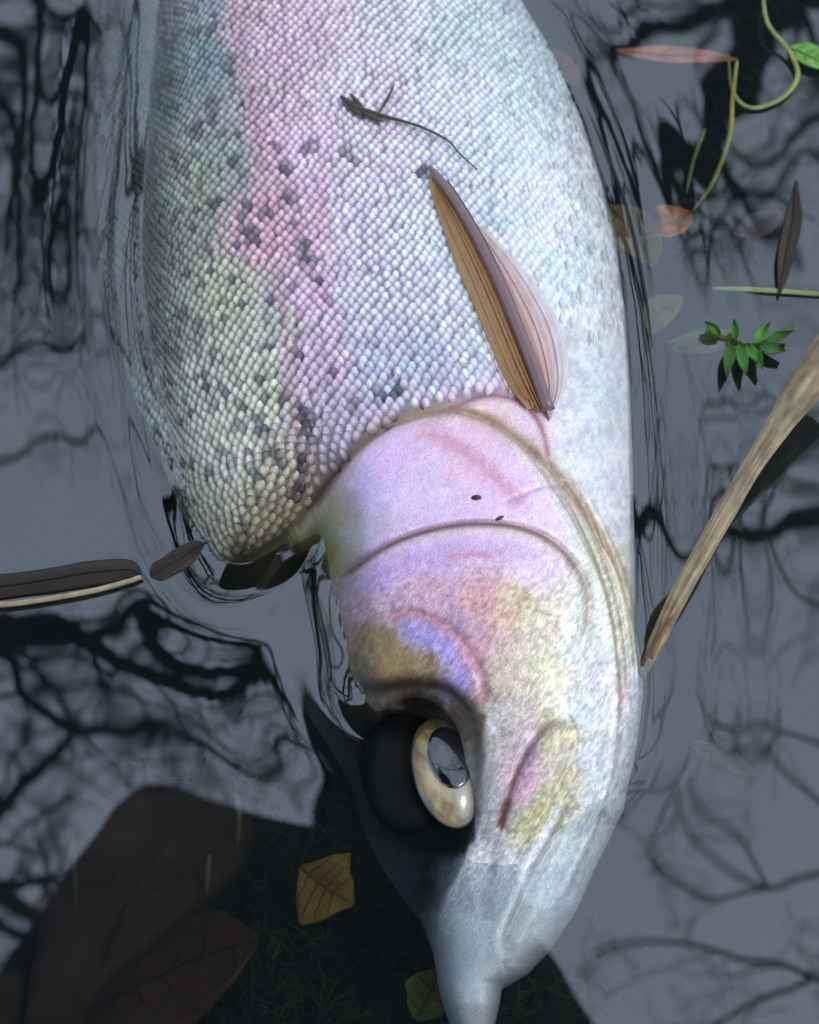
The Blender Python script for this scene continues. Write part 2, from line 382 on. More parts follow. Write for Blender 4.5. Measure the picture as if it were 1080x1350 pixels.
SPOTS = [(380,262,9),(388,300,8),(398,325,10),(410,348,11),(416,372,7),(408,196,9),(364,196,7),(378,222,8),(398,545,9),(405,575,10),(398,612,8),(392,645,9),(500,524,8),(522,519,6),(352,570,8),(350,600,7),(455,205,6),(466,212,5),(388,385,6),(392,470,7),
         (560,228,9),(352,280,8),(375,520,7),(440,500,6),(470,540,7),(545,470,5),(430,395,6),(388,650,10),(405,560,8),(372,610,7)]
for _ in range(230):
    y = random.uniform(-60, 640); xr = np.interp(y, [0, 300, 640], [295, 345, 385]); xl = outl(OL, y) + 20
    SPOTS.append((random.uniform(xl, xr), y, random.choice([3.5, 4, 4.5, 5, 6, 7])))
SP = np.array(SPOTS)
def skin_colour(px, py):
    px = np.asarray(px, float); py = np.asarray(py, float); shp = px.shape
    x = (px + 9 * vnoise(px / 30, py / 30, 8) + 5 * vnoise(px / 6, py / 9, 18)).ravel(); y = (py + 9 * vnoise(px / 30, py / 30, 9) + 5 * vnoise(px / 6, py / 9, 19)).ravel(); out = np.zeros((x.size, 3)); wt = np.zeros(x.size)
    for a in CP:
        k = 1.0 / (((x - a[0]) ** 2 + (y - a[1]) ** 2) / 1200 + 0.16) ** 2.0
        out += k[:, None] * a[2:]; wt += k
    c = (out / wt[:, None]).reshape(shp + (3,))
    c = blend(px, py, c, [(300, -60), (330, 120), (352, 290), (378, 450), (398, 600), (404, 660)], 9, (188, 150, 162), .5)
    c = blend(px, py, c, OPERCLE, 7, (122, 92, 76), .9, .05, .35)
    c = blend(px, py, c, OPERCLE, 14, (206, 188, 150), .4, .3, .1)
    c = blend(px, py, c, GILLBACK, 4, (176, 110, 120), .7)
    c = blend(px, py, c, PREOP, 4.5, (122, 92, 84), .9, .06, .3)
    c = blend(px, py, c, [(p[0], p[1] + 34) for p in PREOP[4:40]], 16, (170, 140, 186), .35, .2, .2)
    c = blend(px, py, c, [(590, 735), (625, 730), (650, 733)], 4, (206, 120, 140), .5)
    c = blend(px, py, c, [(470, 640), (462, 680), (468, 715)], 12, (200, 176, 190), .4, .2, .2)
    c = blend(px, py, c, [(600, 790), (650, 800), (690, 820)], 16, (212, 160, 150), .45, .2, .2)
    c = blend(px, py, c, [(652, 900), (656, 945), (668, 985)], 12, (150, 146, 140), .4, .2, .2)
    c = blend(px, py, c, [(p[0] + 2, p[1] + 9) for p in PREOP], 6, (226, 214, 190), .5, .3, .2)
    c = blend(px, py, c, CREASE, 11, (216, 150, 170), .6, .3)
    c = blend(px, py, c, CREASE2, 3, (190, 170, 200), .6)
    c = blend(px, py, c, [(470, 600), (455, 640), (462, 690), (480, 740)], 10, (206, 186, 150), .25)
    c = blend(px, py, c, SUBOP, 5, (240, 240, 236), .7, .1, .2)
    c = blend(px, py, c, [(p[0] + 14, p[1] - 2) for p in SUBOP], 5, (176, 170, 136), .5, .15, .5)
    c = blend(px, py, c, CHEEK, 9, (206, 138, 150), .7, .1)
    c = blend(px, py, c, [(520, 842), (556, 838), (590, 856), (606, 884), (612, 906)], 13, (164, 152, 226), .6, .2)
    c = blend(px, py, c, [(480, 880), (520, 890), (560, 892)], 17, (150, 124, 78), .45, .3, .3)
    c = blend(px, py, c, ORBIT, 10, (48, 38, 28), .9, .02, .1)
    c = blend(px, py, c, MAXTOP, 3.5, (112, 84, 80), .6, .2, .05)
    c = blend(px, py, c, [(676, 1046), (666, 1070), (660, 1092)], 6, (140, 84, 62), .8, .3, .02)
    c = blend(px, py, c, [(708, 985), (694, 1020), (680, 1056)], 9, (206, 150, 172), .6)
    c = blend(px, py, c, MAXBOT, 5, (232, 222, 190), .5)
    c = blend(px, py, c, LIP, 6, (240, 244, 248), .9)
    c = blend(px, py, c, [(662, 1098), (650, 1150), (642, 1215)], 8, (146, 150, 162), .55)
    c = blend(px, py, c, [(654, 925), (643, 1000), (637, 1060), (626, 1150)], 9, (232, 234, 230), .6)
    c = blend(px, py, c, [(p[0] + 13, p[1] - 3) for p in LIP], 6, (140, 140, 150), .5)
    c = blend(px, py, c, [(838, 905), (835, 985), (818, 1060), (790, 1130), (752, 1200)], 13, (240, 246, 250), .7)
    c = blend(px, py, c, [(804, 960), (796, 1030), (772, 1100)], 9, (176, 182, 190), .55)
    d, s, t = seg_dist(px, py, SUBOP); f = sstep(4, 14, -d * s) * sstep(52, 36, d) * sstep(0.1, .3, t) * sstep(.6, .48, t)
    st = np.clip(np.sin((d + 18 * t) * 2 * math.pi / 11.0 + math.pi), 0, 1) * f * .75
    c = c * (1 - st[..., None]) + np.array((150, 142, 104)) * st[..., None]
    m = np.exp(-(((px - 822) / 8) ** 2 + ((py - 918) / 10) ** 2)); c = c * (1 - .6 * m[..., None]) + np.array((190, 120, 150)) * .6 * m[..., None]
    for a, b, r in ((530, 236, 9), (556, 232, 12), (604, 246, 9), (640, 288, 12), (664, 292, 12), (650, 270, 8), (575, 330, 10), (586, 352, 10)):
        m = .5 * sstep(1.2, .4, np.hypot(px - a, py - b) / r + .35 * vnoise(px / 8, py / 8, 77)) ; c = c * (1 - m[..., None]) + np.array((160, 184, 192)) * m[..., None]
    # speckled sheen of head and back
    hd = sstep(0, 20, py - head_edge(px)) * sstep(1250, 1120, py)
    ck = sstep(700, 800, py + .12 * (px - 600))
    g = 1 + hd * ((.05 + .12 * ck) * vnoise(px / 2.6 + py / 5, py / 5.0, 20) + (.03 + .04 * ck) * vnoise(px / 7, py / 9, 21))
    bl = sstep(690, 750, px) * (1 - hd); g = g + bl * (.07 * vnoise(px / 8, py / 13, 23) + .08 * vnoise(px / 3.5, py / 5, 24))
    c = c * g[..., None]
    return np.clip(c, 0, 250)
def spot_mask(px, py):
    px = np.asarray(px, float); py = np.asarray(py, float); m = np.zeros(px.shape)
    wx = px + 3 * vnoise(px / 7, py / 7, 31); wy = py + 3 * vnoise(px / 7, py / 7, 32)
    for a, b, r in SP: m = np.maximum(m, sstep(1.25, .7, np.hypot(wx - a, (wy - b) * .8) / r))
    return m

FULL = np.concatenate([tails, V], axis=0)
px, py = proj(FULL.reshape(-1, 3))
py_c = np.clip(py, -60, 1400)
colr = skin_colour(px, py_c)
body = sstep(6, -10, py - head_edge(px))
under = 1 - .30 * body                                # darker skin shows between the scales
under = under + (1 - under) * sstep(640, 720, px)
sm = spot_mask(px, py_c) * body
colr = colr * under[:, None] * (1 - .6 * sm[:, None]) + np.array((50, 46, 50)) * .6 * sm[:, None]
# the lower flank is white, the back olive
ring = np.tile(np.arange(NR), FULL.shape[0]); low = ring >= NU
tlow = (ring - NU) / NLOW
colr[low] = np.array((205, 210, 210)) * (1 - sstep(.55, .9, tlow[low]))[:, None] + np.array((70, 74, 54)) * sstep(.55, .9, tlow[low])[:, None]
trout = empty('trout', at(540, 620, -0.03), 'dead rainbow trout lying on its side half out of the water, pink striped flank up', 'fish')
F = grid_faces(FULL.shape[0], NR, 0, wrap=True, flip=True)
F.append(tuple(range(NR))); F.append(tuple(range((FULL.shape[0] - 1) * NR, FULL.shape[0] * NR))[::-1])
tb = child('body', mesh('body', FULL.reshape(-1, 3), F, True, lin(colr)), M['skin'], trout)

# ------------------------------------------------------------------ scales, laid in staggered rows
def scale_shape():
    vs = []; us = np.linspace(-1, 1, 5); vv = [0.0, .3, .6, .85, 1.0, 1.08]
    for j, v in enumerate(vv):
        wd = math.sqrt(max(0.05, 1 - (max(0, v - .35) / .78) ** 2)) * (.75 + .25 * min(1, v / .3))
        for u in us:
            dome = (1 - u * u)
            h = [-.25, .25, .62, .72, .50, -.3][j] * (.35 + .65 * dome) - (.25 if abs(u) == 1 else 0)
            vs.append((u * wd * .51, v, h))
            pig.append([.25, .55, 1.10, 1.06, .50, .16][j] * [.20, .76, 1.12, .76, .20][int(round(u * 2 + 2))])
    return np.array(vs), grid_faces(6, 5)
pig = []                                             # dark pigmented rim, silvery middle
SV, SF = scale_shape(); pig = np.array(pig)
A_W, ROWP = 0.00255, 0.00150
TAILUP = np.concatenate([tails[:, :NU], UP0], axis=0)
yrow = TAILUP[:, NU // 2, 1]
sv_all, sf_all, sc_all, cand = [], [], [], []
ys = np.arange(at(540, 770)[1], at(540, -60)[1] + 0.12, ROWP)
for k, y in enumerate(ys):
    i = np.searchsorted(-yrow, -y); i = min(max(i, 1), len(yrow) - 1)
    f = (y - yrow[i]) / (yrow[i - 1] - yrow[i] + 1e-12)
    row = TAILUP[i] * (1 - f) + TAILUP[i - 1] * f; row2 = TAILUP[max(i - 4, 0)]; row1 = TAILUP[min(i + 4, len(yrow) - 1)]
    s = np.concatenate([[0], np.cumsum(np.linalg.norm(np.diff(row, axis=0), axis=1))])
    aw = A_W * np.interp(y, [at(540, 600)[1], at(540, 0)[1], at(540, -60)[1] + .2], [1.0, .95, .8])
    mid = s[NU // 2]
    p0 = np.arange(-60, 61) * aw + mid + (k % 2) * aw / 2
    p0 = p0[(p0 > .002) & (p0 < s[-1] - .002)]
    p0 = p0 + rng.normal(0, .00019, p0.size) + .0008 * vnoise(p0 / .012, np.full(p0.size, y / .012), 90)
    for q in p0:
        c = np.array([np.interp(q, s, row[:, a]) for a in range(3)])
        e = np.array([np.interp(q + .0008, s, row[:, a]) for a in range(3)])
        up_ = np.array([np.interp(q / s[-1], np.linspace(0, 1, NU), row2[:, a] - row1[:, a]) for a in range(3)]) if False else None
        U = e - c; U /= np.linalg.norm(U) + 1e-12
        jj = min(NU - 1, int(np.searchsorted(s, q)))
        W = row2[jj] - row1[jj]; W /= np.linalg.norm(W) + 1e-12
        Nn = np.cross(U, W); Nn /= np.linalg.norm(Nn)
        if Nn[2] < 0: Nn = -Nn
        W = np.cross(Nn, U)
        cand.append((c, U, W, Nn, aw))
C0 = np.array([c[0] for c in cand]); spx, spy = proj(C0)
keep = (spy < head_edge(spx) - 9) & ~((spx > 738 + 14 * vnoise(spy / 20, spx * 0, 5)) & (spy > 440 + 25 * vnoise(spx / 15, spx * 0, 6))) & ~((spx > 700) & (spy > 505))
cand = [c for c, k in zip(cand, keep) if k]; spx, spy = spx[keep], spy[keep]; C0 = C0[keep]
scol = skin_colour(spx, np.clip(spy, -60, 1400))
smk = spot_mask(spx, np.clip(spy, -60, 1400))
smk = smk * rng.uniform(.35, .85, smk.size)
jit = rng.normal(1, .045, (len(cand), 1)) * (1 + rng.normal(0, .010, (len(cand), 3)))
scol = np.clip((scol + (scol - scol.mean(1, keepdims=True)) * .12) * jit * 1.08, 0, 252)
scol = scol * (1 - smk[:, None]) + np.array((76, 72, 82)) * smk[:, None]
slin = lin(scol)
# the 300 that show largest: the near shoulder by the gill cover, above the water
vis = (C0[:, 2] > 0.002) & (spx > 200) & (spx < 640) & (spy > 0)
score = np.where(vis, spy, -1e9); big = set(np.argsort(-score)[:300].tolist())
sme = None; vs_, fs_, cs_ = [], [], []
bf = sstep(690, 735, spx) * sstep(330, 440, spy); rel_w = np.interp(spx, [560, 700, 800], [1.0, .4, .2]) * (1 - .8 * bf); pw_ = np.interp(spx, [330, 420, 560, 700, 800], [1.15, 1.0, .95, .5, .3]) * (1 - .8 * bf)
for i, (c, U, W, Nn, aw) in enumerate(cand):
    ln = ROWP * 2.12; hh = 0.00050 * rel_w[i] * random.uniform(.8, 1.2); tilt = random.gauss(0, .10); aw = aw * random.uniform(.9, 1.1); ln *= random.uniform(.92, 1.08)
    Un = U + Nn * tilt
    if i in big:
        if sme is None: sme = mesh('scale', SV, SF, True, pig[:, None] * np.ones(3))
        o = obj('scale', sme, M['scale_obj'], trout)
        m = Matrix((tuple(Un * aw) + (0,), tuple(W * ln) + (0,), tuple(Nn * hh) + (0,), (0, 0, 0, 1))).transposed()
        p = c - W * ln * .5 - np.array(trout.location)
        m.translation = Vector(p); o.matrix_local = m
        o.color = tuple(slin[i]) + (1,)
    else:
        off = len(vs_) * len(SV)
        vs_.append(c - W * ln * .5 + SV[:, :1] * (Un * aw) + SV[:, 1:2] * (W * ln) + SV[:, 2:] * (Nn * hh))
        fs_.append(off)
        cs_.append(slin[i:i + 1] * np.maximum(.06, 1 - (1 - pig[:, None]) * pw_[i]))
FA = np.array(SF); allF = (np.array(fs_)[:, None, None] + FA[None]).reshape(-1, 4)
o = child('scale_coat', mesh('scale_coat', np.concatenate(vs_), allF.tolist(), True, np.concatenate(cs_)), M['scale'], trout); o['kind'] = 'stuff'
print('scales', len(cand))

# ------------------------------------------------------------------ finding the fish's skin under a photo pixel
from mathutils.bvhtree import BVHTree
_bv = BVHTree.FromPolygons([tuple(v) for v in FULL.reshape(-1, 3)], F)
def on_fish(px, py, lift=0.0):
    d = ray(px, py); h = _bv.ray_cast(Vector(CAM), Vector(d).normalized())
    if h[0] is None: return np.array(at(px, py, 0.0))
    n = h[1] if h[1].z > 0 else -h[1]
    return np.array(h[0] + n * lift)

# ------------------------------------------------------------------ eye
def ellip_dome(c, ax, ay, az, nr=14, ns=48, full=False, r0=0.0):
    v = []; f = []
    lat = np.linspace(0, math.pi if full else math.pi / 2, nr)
    for a in lat:
        for g in np.linspace(0, 2 * math.pi, ns, endpoint=False):
            v.append(c + math.sin(a) * (math.cos(g) * ax + math.sin(g) * ay) + math.cos(a) * az)
    return v, grid_faces(nr, ns, 0, wrap=True, flip=True)
ec = on_fish(588, 1016) ; mpp = px_size(np.linalg.norm(ec - CAM))
ec[2] = -0.0018
ec = at(588, 1018, ec[2])
tilt = Matrix.Rotation(math.radians(14), 3, 'Z')
view = CAM - ec; view /= np.linalg.norm(view)
ex = np.array(tilt @ Vector((1, 0, 0))); ez = np.array((0.10, 0.12, 0.98)); ez /= np.linalg.norm(ez)
ey = np.cross(ez, ex); ey /= np.linalg.norm(ey); ex = np.cross(ey, ez)
Rx, Ry, Rz = 41 * mpp, 72 * mpp, 30 * mpp
v, f = ellip_dome(ec, ex * Rx * 1.0, ey * Ry * 1.0, ez * Rz, 24, 64, True)
v = np.array(v); loc = (v - ec); lx = loc @ ex / Rx; ly = loc @ ey / Ry; lz = loc @ ez
rr = np.hypot(lx - .02, ly + .02); ang = np.arctan2(ly, lx)
iris = np.where(rr[:, None] < .98, np.array((176, 146, 92)), np.array((140, 146, 148)))
iris = iris * (1 + .25 * vnoise(ang * 6, rr * 9, 40))[:, None]
edge = sstep(.60, .72, rr)[:, None]; iris = iris * edge + np.array((206, 188, 148)) * (1 - edge)
low_m = sstep(.1, -.75, ly)[:, None] * sstep(-.6, .3, lx)[:, None]; iris = iris * (1 - .75 * low_m) + np.array((150, 158, 164)) * .75 * low_m
eye = child('eye', mesh('eye', v, f, True, lin(np.clip(iris, 0, 255))), M['fin'], trout)
eb = Vector(np.zeros(3))
def sub(name, verts, faces, mat, parent, col=None):
    me = mesh(name, verts, faces, True, col); me.transform(Matrix.Translation(-Vector(trout.location)))
    return obj(name, me, mat, parent)
pc = ec + ex * Rx * .06 + ey * Ry * .10 + ez * Rz * .93
v, f = ellip_dome(pc, ex * 26 * mpp, ey * 41 * mpp, ez * Rz * .10, 10, 48, True)
sub('pupil', v, f, flat_mat('pupil_black', (0.006, 0.007, 0.010), 0.06, 0.9, 1.0), eye)
v, f = ellip_dome(ec - ez * .0004 + ex * Rx * .02, ex * Rx * 1.05, ey * Ry * 1.02, ez * Rz * 1.20, 20, 64, False)
sub('cornea', v, f, M['cornea'], eye)
# dark bulging rim of the orbit on the brow side
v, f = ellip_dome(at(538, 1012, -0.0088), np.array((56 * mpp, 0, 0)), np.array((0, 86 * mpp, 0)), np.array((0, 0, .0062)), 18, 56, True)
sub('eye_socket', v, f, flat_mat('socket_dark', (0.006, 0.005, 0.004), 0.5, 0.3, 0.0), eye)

# two dark freckles on the gill cover
for (a, b, r1, r2, ang) in ((628, 656, 7, 3.6, .05), (659, 683, 6, 2.4, .5)):
    q = on_fish(a, b, .00005); e1 = on_fish(a + 6 * math.cos(ang), b - 6 * math.sin(ang), .00005) - q; e2 = on_fish(a + 6 * math.sin(ang), b + 6 * math.cos(ang), .00005) - q; n3 = np.cross(e2, e1); n3 /= np.linalg.norm(n3)
    v, f = ellip_dome(q, e1 / 6 * r1, e2 / 6 * r2, n3 * .00025, 6, 20, True)
    child('freckle', mesh('freckle', v, f), flat_mat('freckle_dark', rgb(62, 36, 50), .4), trout)

# ------------------------------------------------------------------ pectoral fin folded back along the flank
LEAD = [(565, 229), (590, 262), (618, 308), (645, 362), (672, 425), (696, 488), (716, 546)]
def fin_sheet(edge, outer, c0, c1, lift0, lift1, n=26, m=8):
    a = smooth_line(edge, n); b = smooth_line(outer, n); v = []; c = []
    for i in range(n):
        for j in range(m):
            t = j / (m - 1); p = a[i] * (1 - t) + b[i] * t
            v.append(on_fish(p[0], p[1], lift0 * (1 - t) + lift1 * t + .00025 * math.sin(t * 19)))
            c.append(np.array(c0) * (1 - t) + np.array(c1) * t)
    k = n * m; v2 = [x + np.array((0, 0, -.0003)) for x in v]
    fc = grid_faces(n, m) + grid_faces(n, m, k, flip=True)
    brd = [i * m for i in range(n)] + [(n - 1) * m + j for j in range(1, m)] + [i * m + m - 1 for i in range(n - 2, -1, -1)] + [j for j in range(m - 2, 0, -1)]
    for p, q in zip(brd, brd[1:] + brd[:1]): fc.append((p, q, q + k, p + k))
    return np.array(v + v2), fc, lin(np.array(c + c))
fin = None
v, f, c = fin_sheet(LEAD, [(566, 250), (580, 292), (596, 338), (618, 390), (644, 450), (670, 508), (692, 540)], (170, 118, 70), (206, 176, 132), .0018, .0005)
fin = child('pectoral_fin', mesh('pectoral_fin', v, f, True, c), M['fin'], trout); fin['label'] = 'orange brown pectoral fin folded back along the flank'
v, f, c = fin_sheet([(606, 290), (632, 340), (656, 392), (680, 446), (702, 505), (716, 546)], [(640, 305), (686, 350), (724, 402), (744, 450), (746, 508), (724, 556)], (190, 138, 130), (232, 228, 232), .0016, .0003)
sub('membrane', v, f, M['fin'], fin, c)
t_ = Tubes(); L = smooth_line(LEAD, 40)
t_.add([on_fish(p[0], p[1], .0028) for p in L], np.interp(np.linspace(0, 1, 40), [0, .08, .6, 1], [.0005, .0011, .0014, .0015]), 8, .8)
sub('leading_ray', t_.v, t_.f, flat_mat('fin_ray_dark', rgb(126, 104, 106), .35, .5, .3), fin)
t_ = Tubes(); t_.add([on_fish(p[0] + 7, p[1] - 1, .0024) for p in L[4:]], .00045, 6); sub('edge_ray', t_.v, t_.f, flat_mat('fin_ray_black', rgb(58, 48, 54), .4), fin)
for k in range(7):
    t_ = Tubes(); q = (k + 1) / 8
    a = smooth_line(LEAD, 30); b = smooth_line([(560, 246), (578, 292), (592, 338), (612, 390), (636, 450), (662, 508), (688, 540)], 30)
    line = a * (1 - q) + b * q
    t_.add([on_fish(p[0], p[1], .0023 * (1 - q) + .0010 * q) for p in line[2:]], np.linspace(.00012, .0002, 28), 5)
    sub('fin_ray', t_.v, t_.f, flat_mat('fin_ray_orange', rgb(166, 118, 72), .4), fin)
for k in range(6):
    t_ = Tubes(); q = (k + 1) / 7
    a = smooth_line([(606, 290), (632, 340), (656, 392), (680, 446), (702, 505), (716, 546)], 24); b = smooth_line([(640, 305), (686, 350), (724, 402), (744, 450), (746, 508), (724, 556)], 24)
    line = a * (1 - q) + b * q
    t_.add([on_fish(p[0], p[1], .0020 * (1 - q) + .0009 * q) for p in line], np.linspace(.0001, .00016, 24), 5)
    sub('fin_ray', t_.v, t_.f, flat_mat('fin_ray_pink', tuple(lin((194, 146, 138)) * (1 - q) + lin((230, 224, 228)) * q) + (1,), .4), fin)
# tail fin far beyond the picture
tc_ = tails[0].mean(0); v = []; f = []
for i, u in enumerate(np.linspace(0, 1, 14)):
    for j, s in enumerate(np.linspace(-1, 1, 17)):
        v.append(tc_ + np.array((s * (.03 + .05 * u), .075 * u * (.75 + .25 * abs(s)) - .004, .0012 * math.sin(9 * s) - .004 * u)))
k = len(v); v += [p - np.array((0, 0, .0012)) for p in v]; f = grid_faces(14, 17, 0) + grid_faces(14, 17, k, flip=True)
child('tail_fin', mesh('tail_fin', v, f, True, lin(np.tile((130, 122, 104), (len(v), 1)))), M['fin'], trout)

# ------------------------------------------------------------------ ground: stream bed, banks, land
def ground_z(x, y):
    r = np.hypot(x * .8, y - .9)
    z = -0.062 + .012 * vnoise(x * 9 + 3, y * 9, 50) + .004 * vnoise(x * 40, y * 40, 51)
    z = z + .20 * sstep(-.17, -.55, y) * sstep(3, 1.2, np.abs(x)) + .5 * sstep(2.2, 4.2, r) + .4 * sstep(6, 40, r) * (1 + .5 * vnoise(x / 9, y / 9, 52))
    return z
def axis(lo, hi, step, far, n):
    g = np.geomspace(step, far, n); return np.concatenate([lo - g[::-1], np.arange(lo, hi, step), hi + g])
gx = axis(-.35, .35, .007, 400, 44); gy = axis(-.5, .6, .007, 400, 44)
X, Y = np.meshgrid(gx, gy); Z = ground_z(X, Y)
g = obj('ground', mesh('ground', np.stack([X, Y, Z], -1).reshape(-1, 3), grid_faces(len(gy), len(gx))), M['bed']); tag(g, 'dark muddy bed of the shallow water and its banks', kind='structure')

# ------------------------------------------------------------------ water, climbing a little where it wets the fish
wx = axis(-.15, .15, .0011, 6, 30); wy = axis(-.15, .24, .0011, 6, 30)
X, Y = np.meshgrid(wx, wy); P0 = np.stack([X, Y, 0 * X], -1)
bpx, bpy_ = proj(P0.reshape(-1, 3)); bpx = bpx.reshape(X.shape); bpy_ = bpy_.reshape(X.shape)
def fish_z(X, Y):
    q = np.stack([X, Y, 0 * X], -1).reshape(-1, 3); a, b = proj(q); b2 = np.clip(b, -60, 1394)
    z = top_z(a, b2); l, r = outl(OL, b2), outl(OR, b2)
    z -= .002 * np.clip(np.maximum(l - a, a - r), 0, 50) / 10 + .01 * (b > 1396)
    return z.reshape(X.shape)
fx, fy = np.arange(-.15, .15, .0006), np.arange(-.14, .24, .0006); FX, FY = np.meshgrid(fx, fy); fz = fish_z(FX, FY)
pts = []
for ax in (0, 1):
    z0_, z1_ = (fz[:-1], fz[1:]) if ax == 0 else (fz[:, :-1], fz[:, 1:])
    ii, jj = np.nonzero((z0_ > 0) != (z1_ > 0)); t_ = z0_[ii, jj] / (z0_[ii, jj] - z1_[ii, jj])
    pts += list(zip(FX[ii, jj] + (.0006 * t_ if ax else 0), FY[ii, jj] + (0 if ax else .0006 * t_)))
kd = kdtree.KDTree(len(pts))
for i, p in enumerate(pts): kd.insert((p[0], p[1], 0), i)
kd.balance()
wet = np.zeros(X.shape, bool); inb = (np.abs(X) < .16) & (Y > -.16) & (Y < .25); wet[inb] = fish_z(X[inb], Y[inb]) > 0
wet |= (Y >= .24) & (Y < .5) & (X > -.09) & (X < .03)
D = np.full(X.shape, 1.0); near = (np.abs(X) < .16) & (Y > -.16) & (Y < .25)
for i, j in zip(*np.nonzero(near)): D[i, j] = kd.find((X[i, j], Y[i, j], 0))[2]
D[wet & ~near] = .05; D[wet] *= -1
for _ in range(5): D[1:-1, 1:-1] = (D[1:-1, 1:-1] * 2 + D[:-2, 1:-1] + D[2:, 1:-1] + D[1:-1, :-2] + D[1:-1, 2:]) / 6
fade = np.exp(-((np.hypot(X, Y - .05)) / 1.2) ** 2)
DI = np.maximum(-D, 0); D = np.maximum(D, 0)
_, MY = proj(P0.reshape(-1, 3)); AMP = .0011 * (1 - .85 * sstep(960, 1070, MY.reshape(X.shape)))
Z = AMP * np.exp(-D / .0040) + AMP * .32 * np.exp(-D / .012) * np.cos(D / .012 * 4.2) - np.clip(DI - .0022, 0, .02) * .9
Z += fade * (.00004 * vnoise(X / .05, Y / .05, 60) + .000007 * vnoise(X / .022 + 9, Y / .022, 61) + .000006 * np.sin(X * 240 + 6 * vnoise(X / .06, Y / .06, 62) + Y * 90))
wr, wc = X.shape
wv = np.stack([X, Y, Z], -1).reshape(-1, 3); wf = grid_faces(wr, wc)
brd = [j for j in range(wc)] + [i * wc + wc - 1 for i in range(1, wr)] + [(wr - 1) * wc + j for j in range(wc - 2, -1, -1)] + [i * wc for i in range(wr - 2, 0, -1)]
k = len(wv); sk = wv[brd].copy(); sk[:, 2] = -.4; wv = np.vstack([wv, sk]); nb = len(brd)
for i in range(nb):
    a, b = brd[i], brd[(i + 1) % nb]; wf.append((a, k + i, k + (i + 1) % nb, b))
wf.append(tuple(range(k + nb - 1, k - 1, -1)))
wme = mesh('water', wv, wf)
water = obj('water', wme, M['water']); tag(water, 'still shallow water mirroring bare branches and grey sky', kind='structure')
#PART2
# ------------------------------------------------------------------ bare trees whose crowns hang over the water
def px_rad(px, py, Z, r):
    p = at(px, py, 0.0); d = np.linalg.norm(p - CAM) + np.linalg.norm(mirrored(px, py, Z) - p)
    return r * px_size(d) 
class Bare:
    def __init__(s, name, label, base, fork, r, seed, group):
        s.root = empty(name, base, label, 'tree', group); s.rd = random.Random(seed); s.tw = Tubes(); s.base = np.array(base); s.fork = np.array(fork)
        n = 14; u = np.linspace(0, 1, n)[:, None]
        line = s.base * (1 - u) + s.fork * u + np.sin(u * 5) * np.array((.06, .05, 0)) * (1 - u)
        line[0, 2] -= .25
        t = Tubes(); rr = np.interp(u[:, 0], [0, .08, 1], [r * 1.7, r * 1.15, r * .8]); t.add(line, rr, 14)
        child('trunk', t.mesh('trunk'), M['bark'], s.root)
        s.r = r
    def limb(s, pts, r0, r1, twigs=10, tlen=.6, from_fork=True, depth=2):
        pts = np.asarray(pts, float)
        if from_fork:
            j = pts[0] + (s.fork - pts[0]) * .45 + np.array((0, 0, .15)); pts = np.vstack([s.fork, j, pts])
        L = smooth_line(pts, 12 * len(pts))
        n = len(L); jit = np.array([[s.rd.gauss(0, 1) for _ in range(3)] for _ in range(n)]) * r0 * .15
        L = L + jit
        rad = np.interp(np.linspace(0, 1, n), [0, (.4 if from_fork else 0), 1], [r0 * (1.3 if from_fork else 1), r0, r1])
        t = Tubes(); t.add(L, rad, 9); child('limb', t.mesh('limb'), M['bark'], s.root)
        for _ in range(twigs):
            i = s.rd.randrange(n // 4 if not from_fork else n // 3, n - 2)
            d = L[i + 1] - L[i - 1]; d = d / (np.linalg.norm(d) + 1e-9)
            s.twig(L[i], d, min(rad[i] * .4, r0 * .3), tlen * s.rd.uniform(.5, 1.2), depth)
    def twig(s, p, d, r, ln, depth):
        g = np.array([s.rd.gauss(0, 1) for _ in range(3)]) * np.array((1, 1, .5)); d = d + .75 * g / (np.linalg.norm(g) + 1e-9); d /= np.linalg.norm(d)
        pts = [np.array(p)]; n = 7
        for _ in range(n):
            d = d + np.array([s.rd.gauss(0, .17), s.rd.gauss(0, .17), s.rd.gauss(0, .10)]); d /= np.linalg.norm(d)
            pts.append(pts[-1] + d * ln / n)
        s.tw.add(pts, np.linspace(r, max(r * .35, .0012), n + 1), 5 if r > .004 else 4, caps=False)
        if depth > 0:
            for _ in range(s.rd.randint(2, 4)):
                i = s.rd.randrange(1, n); s.twig(pts[i], pts[i] - pts[i - 1], r * .55, ln * s.rd.uniform(.35, .7), depth - 1)
    def done(s):
        if s.tw.v: o = child('twigs', s.tw.mesh('twigs'), M['bark'], s.root); o['kind'] = 'stuff'
def refl(line, Z): return [mirrored(x, y, Z + dz) for (x, y, *r), dz in zip(line, np.linspace(0, .2, len(line)))]
GZ = lambda x, y: float(ground_z(np.array(x), np.array(y)))
def tree(name, label, bx, by, fork, r, seed, lines, group, extra=0):
    T = Bare(name, label, (bx, by, GZ(bx, by)), fork, r, seed, group)
    for (pts, r0, r1, tw, tl, ff) in lines:
        Z = fork[2] + .1
        x0, y0 = pts[0]; R0 = px_rad(x0, y0, Z, r0); R1 = px_rad(pts[-1][0], pts[-1][1], Z, r1)
        T.limb(refl(pts, Z), R0, R1, tw, tl, ff)
    for k in range(extra):          # more of the crown, out of the picture
        a = random.uniform(0, 6.28); f = np.array(fork); d = np.array((math.cos(a), math.sin(a), random.uniform(.5, 1.4)))
        if d[1] < 0: d[1] *= .4
        T.limb([f, f + d * .7, f + d * 1.5 + np.array((0, 0, .2)), f + d * 2.2 + np.array((0, 0, .1))], r * .4, r * .06, 7, .8, False)
    T.done()
G = 'bare trees leaning over the water'
